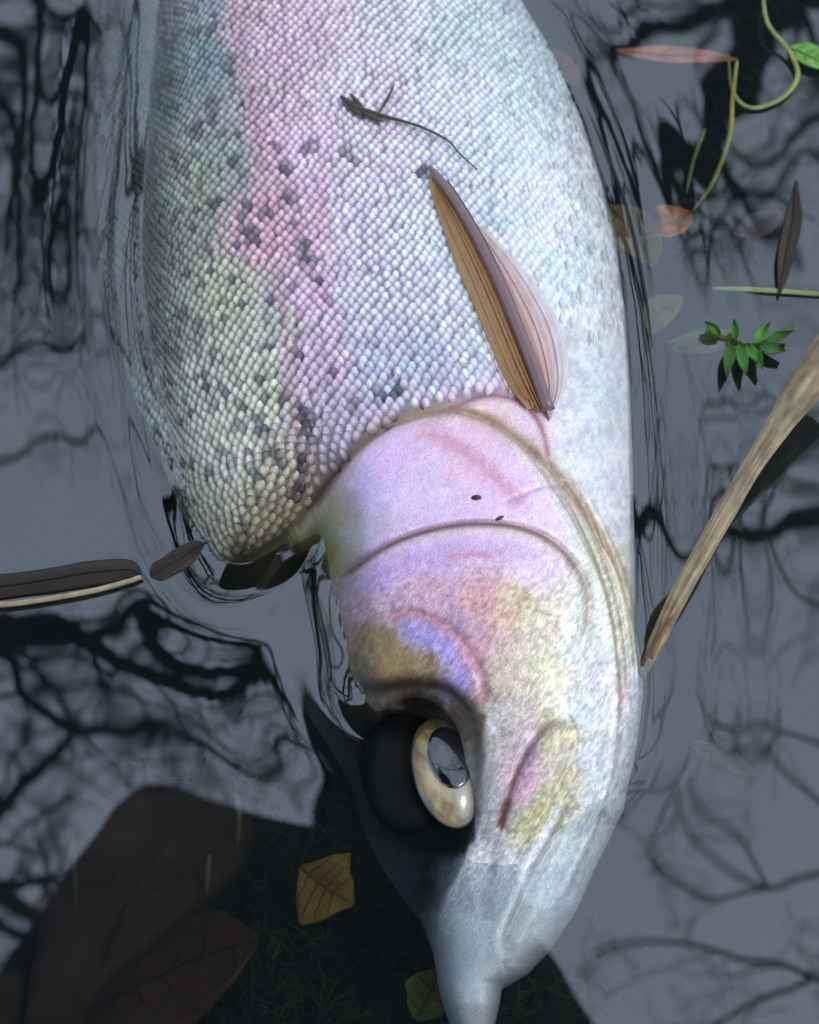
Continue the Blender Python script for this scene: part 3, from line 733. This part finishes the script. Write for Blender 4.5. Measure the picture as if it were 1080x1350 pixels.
tree('bare_tree', 'bare tree whose thick mossy limb mirrors beside the trout head', -2.6, 1.0, (-2.0, .95, 2.3), .13, 3, [
    ([(-160, 770), (-40, 815), (40, 836), (110, 852), (180, 866), (260, 884), (340, 915), (410, 930)], 21, 9, 8, .35, True),
    ([(-200, 830), (-60, 850), (15, 868), (35, 920), (90, 956), (160, 958), (250, 985), (340, 1013), (410, 1004), (490, 982)], 8, 3, 12, .4, True),
    ([(-160, 1180), (-50, 1095), (0, 1058), (45, 1015), (90, 960)], 11, 7, 4, .3, True),
    ([(100, 850), (160, 822), (230, 812), (275, 806), (292, 836), (330, 880), (372, 905)], 10, 5, 4, .25, False),
    ([(-200, 1230), (-60, 1180), (10, 1168), (60, 1158), (140, 1165)], 9, 4, 3, .3, True),
    ([(-200, 1180), (-40, 1200), (20, 1230), (50, 1260)], 8, 5, 2, .2, True),
    ([(180, 862), (215, 900), (230, 960), (262, 1010), (300, 1060)], 3.4, 1.6, 6, .3, False),
    ([(-150, 930), (0, 920), (90, 905), (180, 930), (260, 960)], 4, 1.5, 10, .3, True),
    ([(250, 750), (255, 800), (245, 850), (262, 930), (280, 990)], 2.5, 1.4, 4, .3, False),
    ([(300, 900), (360, 960), (420, 990)], 4, 2, 3, .2, False)], G, 3)
tree('bare_tree', 'bare many branched tree mirrored beyond the trout back', -3.1, 3.2, (-2.5, 3.0, 2.7), .12, 5, [
    ([(-150, -60), (10, -30), (50, 0), (64, 90), (62, 190), (92, 320), (118, 400)], 12, 5, 16, .7, True),
    ([(-150, 60), (0, 40), (30, 110), (24, 220), (40, 330), (30, 400)], 10, 4, 14, .7, True),
    ([(-150, 140), (-10, 120), (10, 240), (-4, 330)], 9, 5, 8, .6, True),
    ([(60, 90), (90, 140), (110, 220), (100, 330)], 6, 2.5, 10, .5, False),
    ([(-200, 500), (-60, 486), (0, 478), (70, 450), (150, 438)], 7, 3, 8, .5, True),
    ([(-150, 640), (0, 610), (90, 575), (150, 566), (205, 595), (240, 640)], 4, 1.6, 10, .4, True),
    ([(30, 0), (100, 30), (150, 50), (170, 90)], 6, 3, 8, .5, False)], G, 4)
tree('bare_tree', 'bare forked tree mirrored beyond the trout belly', 2.9, 3.6, (2.5, 3.3, 3.0), .14, 8, [
    ([(1250, -40), (1080, -30), (1015, 10), (985, 80), (950, 150), (905, 235), (870, 262), (830, 232), (790, 176)], 30, 12, 10, .5, True),
    ([(1200, -120), (1000, -20), (930, 18), (850, 45), (780, 88), (756, 120)], 12, 7, 8, .5, True),
    ([(1250, 120), (1120, 140), (1060, 170), (1010, 215), (960, 180)], 7, 3, 10, .5, True),
    ([(1250, 300), (1130, 260), (1070, 200), (1030, 235), (1000, 280)], 5, 2, 8, .4, True),
    ([(870, 262), (905, 285), (960, 330), (1010, 400)], 4, 2, 8, .4, False),
    ([(830, 232), (800, 170), (770, 130), (740, 60)], 5, 2, 5, .4, False)], G, 4)
tree('bare_tree', 'slender bare tree whose thin twigs mirror past the dry stem', 2.7, 1.5, (2.2, 1.4, 2.5), .10, 9, [
    ([(1250, 990), (1080, 975), (1000, 962), (930, 935), (850, 905)], 3.1, 1.4, 3, .3, True),
    ([(1250, 1160), (1080, 1060), (1020, 1012), (960, 965), (880, 915)], 3.1, 1.4, 3, .3, True),
    ([(1250, 660), (1100, 650), (1000, 610), (960, 640), (925, 720), (905, 770)], 3.5, 1.4, 3, .3, True),
    ([(1000, 610), (980, 700), (992, 790), (970, 870)], 2.8, 1.3, 5, .3, False),
    ([(1250, 830), (1100, 800), (1030, 760), (985, 680), (950, 560)], 3.5, 1.4, 3, .3, True),
    ([(1200, 560), (1060, 540), (1000, 520), (930, 560), (880, 620)], 2.8, 1.4, 6, .3, True),
    ([(1250, 1180), (1090, 1150), (1010, 1172), (950, 1140), (900, 1070), (850, 1020)], 3.5, 1.4, 2, .2, True),
    ([(1010, 1172), (930, 1180), (870, 1150), (830, 1090)], 2.8, 1.4, 5, .2, False),
    ([(1010, 1172), (960, 1100), (900, 1040)], 2.8, 1.4, 4, .2, False),
    ([(1250, 1330), (1080, 1290), (960, 1260), (860, 1240), (790, 1262)], 4.2, 2.1, 5, .25, True),
    ([(1080, 1290), (980, 1330), (900, 1380)], 3.5, 2.1, 8, .25, False)], G, 3)

# ------------------------------------------------------------------ leaves, stems and stones under and on the water
def leaf(name, label, cat, mid, half, z, c0, c1, prof='oval', cup=.2, group=None, veins=4, n=22, m=9, zs=None, thick=.00022):
    """mid: midrib in photo pixels seen at depth z; half: half width in pixels"""
    L = smooth_line(mid, n); zz = np.interp(np.linspace(0, 1, n), np.linspace(0, 1, len(zs)), zs) if zs is not None else np.full(n, z)
    P = at(L[:, 0], L[:, 1], zz); sz = px_size(np.linalg.norm(P - CAM, axis=1))
    T = np.gradient(P, axis=0); T /= np.linalg.norm(T, axis=1)[:, None]; S = np.cross(T, (0, 0, 1.0)); S /= np.linalg.norm(S, axis=1)[:, None]
    u = np.linspace(0, 1, n)
    w_ = {'oval': np.sin(math.pi * np.clip(u, .02, .985)) ** .75, 'blade': np.clip(np.minimum(u * 9, (1 - u) * 4), .06, 1) ** .7, 'diamond': np.clip(1 - np.abs(u - .5) * 2, .05, 1) ** .8, 'drop': np.sin(math.pi * u ** .7) ** .9 + .04}[prof]
    root = empty(name, P[n // 2], label, cat, group)
    sd_ = random.randrange(999); v = []; c = []
    for i in range(n):
        for j in range(m):
            s = -1 + 2 * j / (m - 1); h = w_[i] * half * sz[i] * (1 + .10 * vnoise(u[i] * 7, s * 1.1 + 3, sd_))
            ww = .10 * half * sz[i] * vnoise(u[i] * 4, s * 1.5, sd_ + 1)
            v.append(P[i] + S[i] * s * h + np.array((0, 0, abs(s) ** 1.5 * cup * h + ww)))
            t = .5 + .5 * vnoise(u[i] * 3, s * 2, sd_ + 2); c.append(np.array(c0) * (1 - t) + np.array(c1) * t)
    k = n * m; v2 = [x - np.array((0, 0, thick)) for x in v]; fc = grid_faces(n, m) + grid_faces(n, m, k, flip=True)
    brd = [i * m for i in range(n)] + [(n - 1) * m + j for j in range(1, m)] + [i * m + m - 1 for i in range(n - 2, -1, -1)] + [j for j in range(m - 2, 0, -1)]
    for p, q in zip(brd, brd[1:] + brd[:1]): fc.append((p, q, q + k, p + k))
    child('blade', mesh('blade', v + v2, fc, True, lin(np.array(c + c))), M['leaf'], root)
    vc = lin(np.array(c0) * .86)
    t = Tubes(); t.add([np.array(v[i * m + m // 2]) + (0, 0, .0001) for i in range(n)], np.linspace(.00045, .0002, n), 5)
    child('midrib', t.mesh('midrib', np.tile(vc, (len(t.v), 1))), M['leaf'], root)
    for q in range(veins):
        i = int((.18 + .6 * q / max(1, veins)) * n)
        for sg in (-1, 1):
            t = Tubes(); pts = []
            for a in np.linspace(0, .85, 6):
                ii = min(n - 1, int(round(i + a * 3.5))); j = m // 2 + sg * a * (m // 2); j0 = int(math.floor(j)); fr = j - j0
                pts.append(np.array(v[ii * m + j0]) * (1 - fr) + np.array(v[ii * m + min(m - 1, j0 + 1)]) * fr + (0, 0, .00008))
            t.add(pts, np.linspace(.0002, .0001, 6), 4); child('vein', t.mesh('vein', np.tile(vc, (len(t.v), 1))), M['leaf'], root)
    return root
FL = 'fallen leaves sunk in the water'
leaf('fallen_leaf', 'yellow diamond shaped leaf sunk among dark weed below the trout eye', 'leaf', [(396, 1142), (430, 1170), (466, 1192)], 54, -.020, (158, 108, 44), (180, 156, 50), 'diamond', .12, FL, 4)
leaf('fallen_leaf', 'round olive yellow leaf sunk beside the trout lips', 'leaf', [(548, 1345), (566, 1310), (580, 1278)], 30, -.020, (126, 122, 40), (156, 146, 46), 'oval', .2, FL, 3)
leaf('fallen_leaf', 'broad rust brown leaf sunk below the flat stone', 'leaf', [(96, 1345), (180, 1300), (262, 1262), (340, 1236)], 74, -.029, (98, 56, 38), (116, 70, 46), 'oval', .1, FL, 5)
leaf('fallen_leaf', 'orange leaf curled beside a dull yellow one by the trout belly', 'leaf', [(848, 312), (876, 296), (912, 280)], 26, -.008, (186, 112, 44), (206, 138, 56), 'oval', .35, FL, 3, zs=[-.014, -.006, -.012])
leaf('fallen_leaf', 'dull yellow leaf lying next to the curled orange one', 'leaf', [(800, 272), (836, 306), (862, 350)], 32, -.014, (150, 128, 72), (176, 150, 92), 'oval', .15, FL, 4)
leaf('fallen_leaf', 'long salmon orange leaf floating under dark branch reflections', 'leaf', [(812, 66), (860, 72), (915, 74), (972, 78)], 13, -.006, (206, 112, 76), (216, 140, 118), 'oval', .2, FL, 3)
leaf('fallen_leaf', 'pale green leaf sunk near the trout back under the surface', 'leaf', [(-10, 470), (30, 420), (50, 372)], 36, -.034, (110, 116, 80), (126, 130, 92), 'oval', .1, FL, 4)
leaf('fallen_leaf', 'pale olive grey leaf sunk past the pinkish one', 'leaf', [(-20, 610), (25, 565), (62, 520)], 38, -.036, (104, 110, 84), (120, 124, 96), 'oval', .1, FL, 4)
leaf('fallen_leaf', 'pinkish brown leaf sunk near the trout back', 'leaf', [(40, 505), (90, 460), (130, 420)], 34, -.036, (112, 92, 82), (126, 106, 92), 'oval', .1, FL, 4)
leaf('fallen_leaf', 'small bright green leaf floating at the end of curled grass', 'leaf', [(1040, 62), (1068, 76), (1110, 92)], 17, .001, (104, 158, 64), (128, 180, 84), 'oval', .25, None, 3)
leaf('fallen_leaf', 'narrow dark brown willow leaf pointing at the green sprig', 'leaf', [(1050, 240), (1046, 290), (1036, 340), (1028, 388)], 11, .0012, (40, 30, 18), (62, 46, 24), 'oval', .3, None, 0)
leaf('fallen_leaf', 'yellow brown leaf sunk close to the green sprig', 'leaf', [(856, 440), (872, 410), (900, 392)], 20, -.012, (150, 124, 66), (170, 140, 84), 'oval', .2, FL, 3)
leaf('fallen_leaf', 'faded olive leaf sunk under the green sprig', 'leaf', [(884, 462), (930, 450), (972, 440)], 18, -.014, (112, 120, 80), (130, 136, 96), 'oval', .1, FL, 3)
leaf('fallen_leaf', 'pale straw leaf sunk below thin branch reflections near the jaw', 'leaf', [(906, 976), (955, 1000), (1000, 1022)], 13, -.030, (120, 122, 92), (136, 136, 106), 'oval', .1, FL, 2)
leaf('fallen_leaf', 'mauve grey leaf sunk near the narrow willow leaf', 'leaf', [(968, 310), (1000, 296), (1030, 280)], 18, -.016, (126, 104, 104), (140, 116, 112), 'oval', .1, FL, 3)
leaf('fallen_leaf', 'brown leaf pressed against the trout belly beyond the fin', 'leaf', [(726, 66), (742, 90), (764, 112)], 17, -.008, (120, 74, 46), (146, 92, 60), 'oval', .2, FL, 2)
# reed pieces by the shoulder
def reed(label, mid, half, z, group='broken dark reed blade'):
    r = leaf('reed_blade', label, 'reed', mid, half, z, (34, 26, 20), (52, 38, 28), 'blade', -.25, group, 0, zs=z)
    return r
r = reed('dark wet reed blade with a pale lower rim floating beside the trout shoulder', [(-60, 776), (0, 772), (60, 764), (120, 754), (168, 750), (184, 756)], 17, [.0012] * 6)
t = Tubes(); L = smooth_line([(-60, 796), (0, 797), (60, 790), (120, 779), (165, 767), (186, 760)], 24)
t.add(at(L[:, 0], L[:, 1], .0015), np.linspace(.0008, .0005, 24), 6); me = t.mesh('rim', np.tile(lin((176, 160, 128)), (len(t.v), 1))); child('rim', me, M['leaf'], r)
reed('short dark reed piece touching the trout shoulder', [(198, 758), (225, 742), (258, 722), (292, 708)], 15, [.0008, .001, .001, .001])
# flat brown stone in the photographer's reflection
def stone(name, label, outline, z, h, mat, group=None):
    o = np.array(outline, float); c = o.mean(0); pts = smooth_line(np.vstack([o, o[:1]]), 49)[:-1]; v = []; rings = [(1, 0), (.985, .55), (.93, .85), (.8, .97), (.55, 1.0), (.25, 1.01), (.03, 1.0)]
    for s, t in rings:
        q = c + (pts - c) * s; P = at(q[:, 0], q[:, 1], z); P[:, 2] = z - h + h * t + .0022 * vnoise(q[:, 0] / 30, q[:, 1] / 30, 70) * (t > .5)
        v.append(P)
    n = len(pts); V_ = np.concatenate(v); f = grid_faces(len(rings), n, 0, wrap=True); f.append(tuple(range((len(rings) - 1) * n, len(rings) * n)))
    f.append(tuple(range(n))[::-1])
    V_[:n, 2] -= .03
    me = mesh(name, V_, f); me.transform(Matrix.Translation(-Vector(V_.mean(0)))); ob = obj(name, me, mat, None, V_.mean(0))
    return tag(ob, label, 'stone', group)
stone('flat_stone', 'smooth brown flat stone sunk in the dark water beside the weed', [(20, 1360), (40, 1230), (70, 1110), (130, 1040), (210, 1020), (300, 1030), (330, 1070), (320, 1130), (262, 1190), (190, 1250), (130, 1310), (90, 1370)], -.022, .012, M['stone'])
stone('flat_stone', 'small rounded brown stone half hidden under the rust brown leaf', [(-40, 1290), (0, 1262), (30, 1290), (24, 1350), (-30, 1370)], -.026, .012, M['stone'])
# dry stem leaning out of the water
DS = [(846, 892), (866, 846), (900, 775), (945, 695), (990, 618), (1030, 556), (1062, 510), (1110, 446), (1170, 380)]
DW = [5, 10, 12, 12.5, 13, 17, 24, 27, 24]
DZ = [-.004, .002, .006, .010, .014, .018, .022, .027, .032]
n = 110; L = smooth_line(DS, n); zz = np.interp(np.linspace(0, 1, n), np.linspace(0, 1, 9), DZ); P = at(L[:, 0], L[:, 1], zz); wd = np.interp(np.linspace(0, 1, n), np.linspace(0, 1, 9), DW) * px_size(.3)
ds = empty('dry_stem', P[0], 'dry straw coloured plant stem leaning out of the water beside the trout', 'stem')
ns = 28; T = np.gradient(P, axis=0); T /= np.linalg.norm(T, axis=1)[:, None]; S = np.cross(T, (0, 0, 1.0)); S /= np.linalg.norm(S, axis=1)[:, None]; B = np.cross(S, T); v = []
for i in range(n):
    for a in np.linspace(0, 2 * math.pi, ns, endpoint=False):
        rr = wd[i] * (1 + .09 * math.sin(a * 9 + 1.2 * math.sin(i * .05)) + .05 * vnoise(i * .2, a * 2, 81)); v.append(P[i] + S[i] * math.cos(a) * rr + B[i] * math.sin(a) * rr * .5)
f = grid_faces(n, ns, 0, wrap=True) + [tuple(range(ns))[::-1], tuple(range((n - 1) * ns, n * ns))]
cs = []
for i in range(n):
    for a in np.linspace(0, 2 * math.pi, ns, endpoint=False):
        k = .5 + .5 * vnoise(math.cos(a) * 6 + 9, i * .10 + math.sin(a), 83) ; b_ = .12 * vnoise(math.cos(a) * 14 + 40, i * .3, 84)
        cs.append((np.array((116, 98, 74)) * (1 - k) + np.array((186, 172, 142)) * k) * (1 + b_))
child('stalk', mesh('stalk', v, f, True, lin(np.clip(np.array(cs), 0, 255))), M['leaf'], ds)
t = Tubes(); LL = smooth_line([(858, 868), (872, 836), (880, 822), (888, 812)], 14); t.add(at(LL[:, 0], LL[:, 1], np.linspace(.003, .0075, 14)), np.linspace(.0006, .0003, 14), 6); child('sheath', t.mesh('sheath'), flat_mat('sheath_brown', rgb(128, 92, 60), .6), ds)
# green sprig of water plant
sp = empty('green_sprig', at(990, 470, 0), 'bright green leafy sprig floating beside the dry stem', 'sprig')
t = Tubes(); L = smooth_line([(930, 436), (965, 448), (995, 456), (1046, 432)], 16); t.add(at(L[:, 0], L[:, 1], .0005), .0006, 6); child('stalk', t.mesh('stalk'), M['weed'], sp)
for (x0, y0, x1, y1, hw) in [(965, 448, 958, 496, 8), (975, 450, 984, 494, 8), (990, 455, 1006, 486, 8), (1000, 455, 1036, 462, 8), (1010, 450, 1044, 436, 7), (995, 453, 1016, 424, 7), (970, 448, 968, 420, 6), (950, 440, 930, 424, 6), (985, 452, 1000, 478, 7)]:
    m_ = 9; a = np.array((x0, y0), float); b = np.array((x1, y1), float); d = b - a; s_ = np.array((-d[1], d[0])) / np.linalg.norm(d); v = []
    for u in np.linspace(0, 1, m_):
        for sgn in (-1, -.5, 0, .5, 1):
            q = a + d * u + s_ * sgn * hw * math.sin(math.pi * max(.04, min(.97, u ** .8))); p = at(q[0], q[1], .001 + .002 * u + .0012 * abs(sgn)); v.append(p)
    k = len(v); v += [p - np.array((0, 0, .0003)) for p in v]
    child('leaflet', mesh('leaflet', v, grid_faces(m_, 5) + grid_faces(m_, 5, k, flip=True), True, lin(np.tile((86, 146, 58), (len(v), 1)) * rng.uniform(.8, 1.15))), M['leaf'], sp)
# grass blades
def grass(label, line, r, z, c, group='grass blades in the water'):
    L = smooth_line(line, 28); P = at(L[:, 0], L[:, 1], np.interp(np.linspace(0, 1, 28), np.linspace(0, 1, len(z)), z)); me_t = Tubes()
    me_t.add(P, np.interp(np.linspace(0, 1, 28), [0, .2, .8, 1], [.6, 1, .9, .35]) * r * px_size(.33), 6, .45)
    me = me_t.mesh('grass_blade', np.tile(lin(c), (len(me_t.v), 1))); me.transform(Matrix.Translation(-Vector(P[0]))); tag(obj('grass_blade', me, M['leaf'], None, P[0]), label, 'grass', group)
grass('curled pale green grass blade near the small bright leaf', [(1005, -20), (1012, 30), (1040, 66), (1052, 100), (1030, 130), (990, 142), (966, 120), (960, 70)], 4, [0, .004, .002, .001, .001, .001, 0, -.004], (140, 150, 84))
grass('thin yellow grass blade crossing the dark forked reflection', [(972, 80), (966, 130), (962, 180), (940, 240), (912, 280)], 3.4, [.001, 0, 0, -.002, -.006], (142, 132, 62))
grass('thin olive grass blade below the dark fork', [(930, 170), (915, 210), (905, 255)], 3, [-.002, -.003, -.004], (116, 108, 56))
grass('straight pale green grass blade lying past the sprig', [(940, 380), (1000, 382), (1060, 386), (1140, 392)], 4.5, [-.001, .0006, .0006, .0006], (136, 156, 104))
grass('thin green grass blade running from the sprig to the leaves', [(880, 452), (920, 440), (960, 446)], 3, [-.004, -.001, 0], (96, 130, 70))
grass('thin pale stem standing in the dark weed', [(312, 1046), (315, 1080), (312, 1118)], 4, [-.012, -.014, -.02], (112, 104, 62))
grass('short pale stem beside the flat stone edge', [(276, 1126), (274, 1150), (272, 1178)], 4, [-.016, -.018, -.02], (126, 104, 76))
grass('thin green stem lying on the flat stone', [(92, 1090), (98, 1140), (100, 1196)], 5, [-.016, -.018, -.019], (74, 80, 40))
grass('dark thin stem curving along the trout belly', [(752, 104), (790, 180), (826, 270), (850, 380), (860, 460)], 2.2, [.0008, .0006, .0008, .0008, 0], (34, 28, 22))
# dark weed, far too fine to count
t = Tubes(); rw = random.Random(4)
for k in range(520):
    if k < 330: x, y = rw.uniform(230, 560), rw.uniform(1040, 1370)
    elif k < 430: x, y = rw.uniform(640, 760), rw.uniform(1270, 1390)
    else: x, y = rw.uniform(860, 1080), rw.uniform(-20, 520)
    z = -.046;
    if k < 330 and k % 3 == 0: continue
    p = at(x, y, z); d = np.array((rw.gauss(0, 1), rw.gauss(0, 1), 1.3)); pts = [p]
    for _ in range(7):
        d = d + np.array((rw.gauss(0, .6), rw.gauss(0, .6), rw.gauss(-.1, .3))); pts.append(pts[-1] + d / np.linalg.norm(d) * .0034)
    t.add(pts, np.linspace(.0005, .00015, 8), 4, .6, False)
    for q in range(1, 7):
        for sgn in (-1, 1):
            e = pts[q] + np.array((rw.gauss(0, 1), rw.gauss(0, 1), .5)) * .0016; t.add([pts[q], (pts[q] + e) / 2 + (0, 0, .0003), e], [.0003, .0004, .0001], 3, .5, False)
tag(obj('water_weed', t.mesh('water_weed'), M['weed']), 'fine dark green water weed covering the bed', 'weed', kind='stuff')
# small sprig stuck to the flank
r = empty('dead_sprig', on_fish(460, 140), 'small dark olive sprig stuck to the wet trout flank', 'sprig')
t = Tubes(); L = smooth_line([(450, 132), (470, 146), (500, 156), (530, 164), (560, 174), (590, 190), (604, 206), (628, 228)], 30)
t.add([on_fish(p[0], p[1], .0012) for p in L], np.interp(np.linspace(0, 1, 30), [0, .12, .4, 1], [.0005, .0009, .0004, .0002]), 6); mo = flat_mat('olive_brown', rgb(70, 66, 44), .6); child('stalk', t.mesh('stalk'), mo, r)
for (a, b, c_, d_, h) in [(455, 134, 478, 158, 7), (470, 146, 506, 166, 6), (500, 154, 518, 122, 2.2), (480, 150, 462, 128, 4), (508, 140, 520, 116, 1.6), (560, 174, 545, 168, 2)]:
    t = Tubes(); P = [on_fish(a + (c_ - a) * u, b + (d_ - b) * u, .0013) for u in np.linspace(0, 1, 7)]; t.add(P, np.sin(np.linspace(.2, 3.0, 7)) * h * px_size(.33) * .8 + .0001, 6, .35); child('leaflet', t.mesh('leaflet'), mo, r)

# ------------------------------------------------------------------ the photographer leaning over the water, seen only mirrored in it
person = empty('person', (0, -.62, GZ(0, -.62)), 'person in a dark hooded coat kneeling on the bank, holding up a phone', 'person')
def skin_body(name, verts, edges, rad, mat, parent, lvl=2):
    me = bpy.data.meshes.new(name); me.from_pydata([tuple(v) for v in verts], edges, []); o = obj(name, me, mat, parent)
    me.transform(Matrix.Translation(-Vector(person.location)))
    s = o.modifiers.new('skin', 'SKIN'); s.use_smooth_shade = True
    for d, rr in zip(me.skin_vertices[0].data, rad): d.radius = (rr, rr) if np.isscalar(rr) else rr; d.use_root = False
    me.skin_vertices[0].data[0].use_root = True
    u = o.modifiers.new('sub', 'SUBSURF'); u.levels = u.render_levels = lvl
    return o
hd_c = mirrored(590, 1020, .80); sh_l = mirrored(190, 1175, .62); sh_r = mirrored(655, 1330, .62)
g0 = GZ(0, -.62)
pel = np.array((0.0, -.80, g0 + .42)); chest = (sh_l + sh_r) / 2 + np.array((0, -.10, .02)); spine = (pel + chest) / 2 + np.array((0, -.02, .07)); neck = chest * .45 + hd_c * .55 + np.array((0, 0, .0))
wl = CAM + np.array((-.10, -.07, .02)); wr = CAM + np.array((.10, -.07, .02))
el_l = np.array((sh_l[0] - .06, -.30, .40)); el_r = np.array((sh_r[0] + .09, -.36, .40))
kl = np.array((-.16, -.42, GZ(-.16, -.42) + .08)); kr = np.array((.16, -.42, GZ(.16, -.42) + .08)); fl = np.array((-.15, -.86, GZ(-.15, -.86) + .06)); fr = np.array((.15, -.86, GZ(.15, -.86) + .06))
vs = [pel, spine, chest, neck, sh_l, el_l, wl, sh_r, el_r, wr, pel + (-.10, 0, -.03), kl, fl, pel + (.10, 0, -.03), kr, fr]
ed = [(0, 1), (1, 2), (2, 3), (2, 4), (4, 5), (5, 6), (2, 7), (7, 8), (8, 9), (0, 10), (10, 11), (11, 12), (0, 13), (13, 14), (14, 15)]
skin_body('coat_body', vs, ed, [.16, .16, .16, .075, .085, .055, .036, .085, .055, .036, .11, .075, .05, .11, .075, .05], M['cloth'], person)
# head with face turned down, hood
HV, HF = ellip_dome(hd_c, np.array((.088, 0, 0)), np.array((0, .112, -.03)), np.array((0, .03, .112)), 22, 28, True)
HV = np.array(HV)
fdir = np.array((0, .25, -.97)); 
for cxy, am, rr_ in (((0, -.012), .020, .018), ((0, -.045), .007, .02)):
    cpt = hd_c + fdir * .11 + np.array((cxy[0], -cxy[1] * -.9, 0)); dd = np.linalg.norm(HV - cpt, axis=1); HV += fdir * (am * np.exp(-(dd / rr_) ** 2))[:, None]
h = child('head', mesh('head', HV, HF), M['face'], person)
for sx in (-1, 1):
    v, f = ellip_dome(hd_c + np.array((sx * .032, .030, -.104)), np.array((.013, 0, 0)), np.array((0, .009, 0)), np.array((0, 0, .009)), 8, 12, True); me = mesh('eye', v, f); me.transform(Matrix.Translation(-Vector(person.location))); obj('eye', me, flat_mat('eye_white', (.6, .6, .58)), h)
    v, f = ellip_dome(hd_c + np.array((sx * .09, .0, -.01)), np.array((.012, 0, 0)), np.array((0, .02, 0)), np.array((0, 0, .032)), 8, 12, True); me = mesh('ear', v, f); me.transform(Matrix.Translation(-Vector(person.location))); obj('ear', me, M['face'], h)
v, f = ellip_dome(hd_c + np.array((0, -.006, .022)), np.array((.112, 0, 0)), np.array((0, .135, 0)), np.array((0, 0, .115)), 16, 30, False)
v2, f2 = ellip_dome(hd_c + np.array((0, -.006, .022)), np.array((.104, 0, 0)), np.array((0, .127, 0)), np.array((0, 0, .107)), 16, 30, False)
k = len(v); ff = f + [tuple(x + k for x in q[::-1]) for q in f2] + [(15 * 30 + j, 15 * 30 + (j + 1) % 30, k + 15 * 30 + (j + 1) % 30, k + 15 * 30 + j) for j in range(30)]
child('hood', mesh('hood', v + v2, ff), M['cloth'], person)
v, f = ellip_dome(hd_c + np.array((0, -.006, .024)), np.array((.101, 0, 0)), np.array((0, -.124, 0)), np.array((0, .01, -.150)), 14, 28, False)  # dark cover added over the face so that it mirrors black
child('added_face_cover', mesh('added_face_cover', v, f), M['cloth'], person)
# phone just behind the lens, two hands on its edges
ph = empty('phone', CAM - FWD * .012, 'black phone held flat over the water by the kneeling person', 'phone')
bw, bh, bd = .036, .074, .004; v = []
for (sx, sy) in [(-1, -1), (1, -1), (1, 1), (-1, 1)]:
    for g in np.linspace(0, math.pi / 2, 6):
        a = math.atan2(sy, sx) - math.pi / 4 + g; v.append(((bw - .008) * sx + .008 * math.cos(a), (bh - .008) * sy + .008 * math.sin(a)))
c_ = CAM - FWD * .012 - UPV * .055; top = [c_ + RGT * a + UPV * b - FWD * bd for a, b in v]; bot = [c_ + RGT * a + UPV * b + FWD * bd for a, b in v]; n = len(v)
child('case', mesh('case', top + bot, [tuple(range(n)), tuple(range(n, 2 * n))[::-1]] + [(i, n + i, n + (i + 1) % n, (i + 1) % n) for i in range(n)], False), M['phone'], ph)
for sx in (-1, 1):
    wv_ = CAM + np.array((sx * .10, -.07, .02)); palm = c_ + RGT * sx * .060 - FWD * .012 - UPV * .01
    vs = [wv_, palm]; ed = [(0, 1)]; rad = [.024, (.016, .024)]
    for k in range(4):
        b = palm + UPV * (.022 - .016 * k) - RGT * sx * .004; l = [1, 1.1, 1.05, .85][k]; i = len(vs)
        vs += [b + FWD * .010 * l - RGT * sx * .006, b + FWD * .022 * l - RGT * sx * .020 * l, b + FWD * .020 - RGT * sx * .032 * l]; ed += [(1, i), (i, i + 1), (i + 1, i + 2)]; rad += [.009, .0085, .007]
    i = len(vs); vs += [palm + UPV * .03 - FWD * .004 - RGT * sx * .008, palm + UPV * .045 - FWD * .002 - RGT * sx * .026]; ed += [(1, i), (i, i + 1)]; rad += [.011, .008]
    skin_body('hand', vs, ed, rad, M['face'], person)
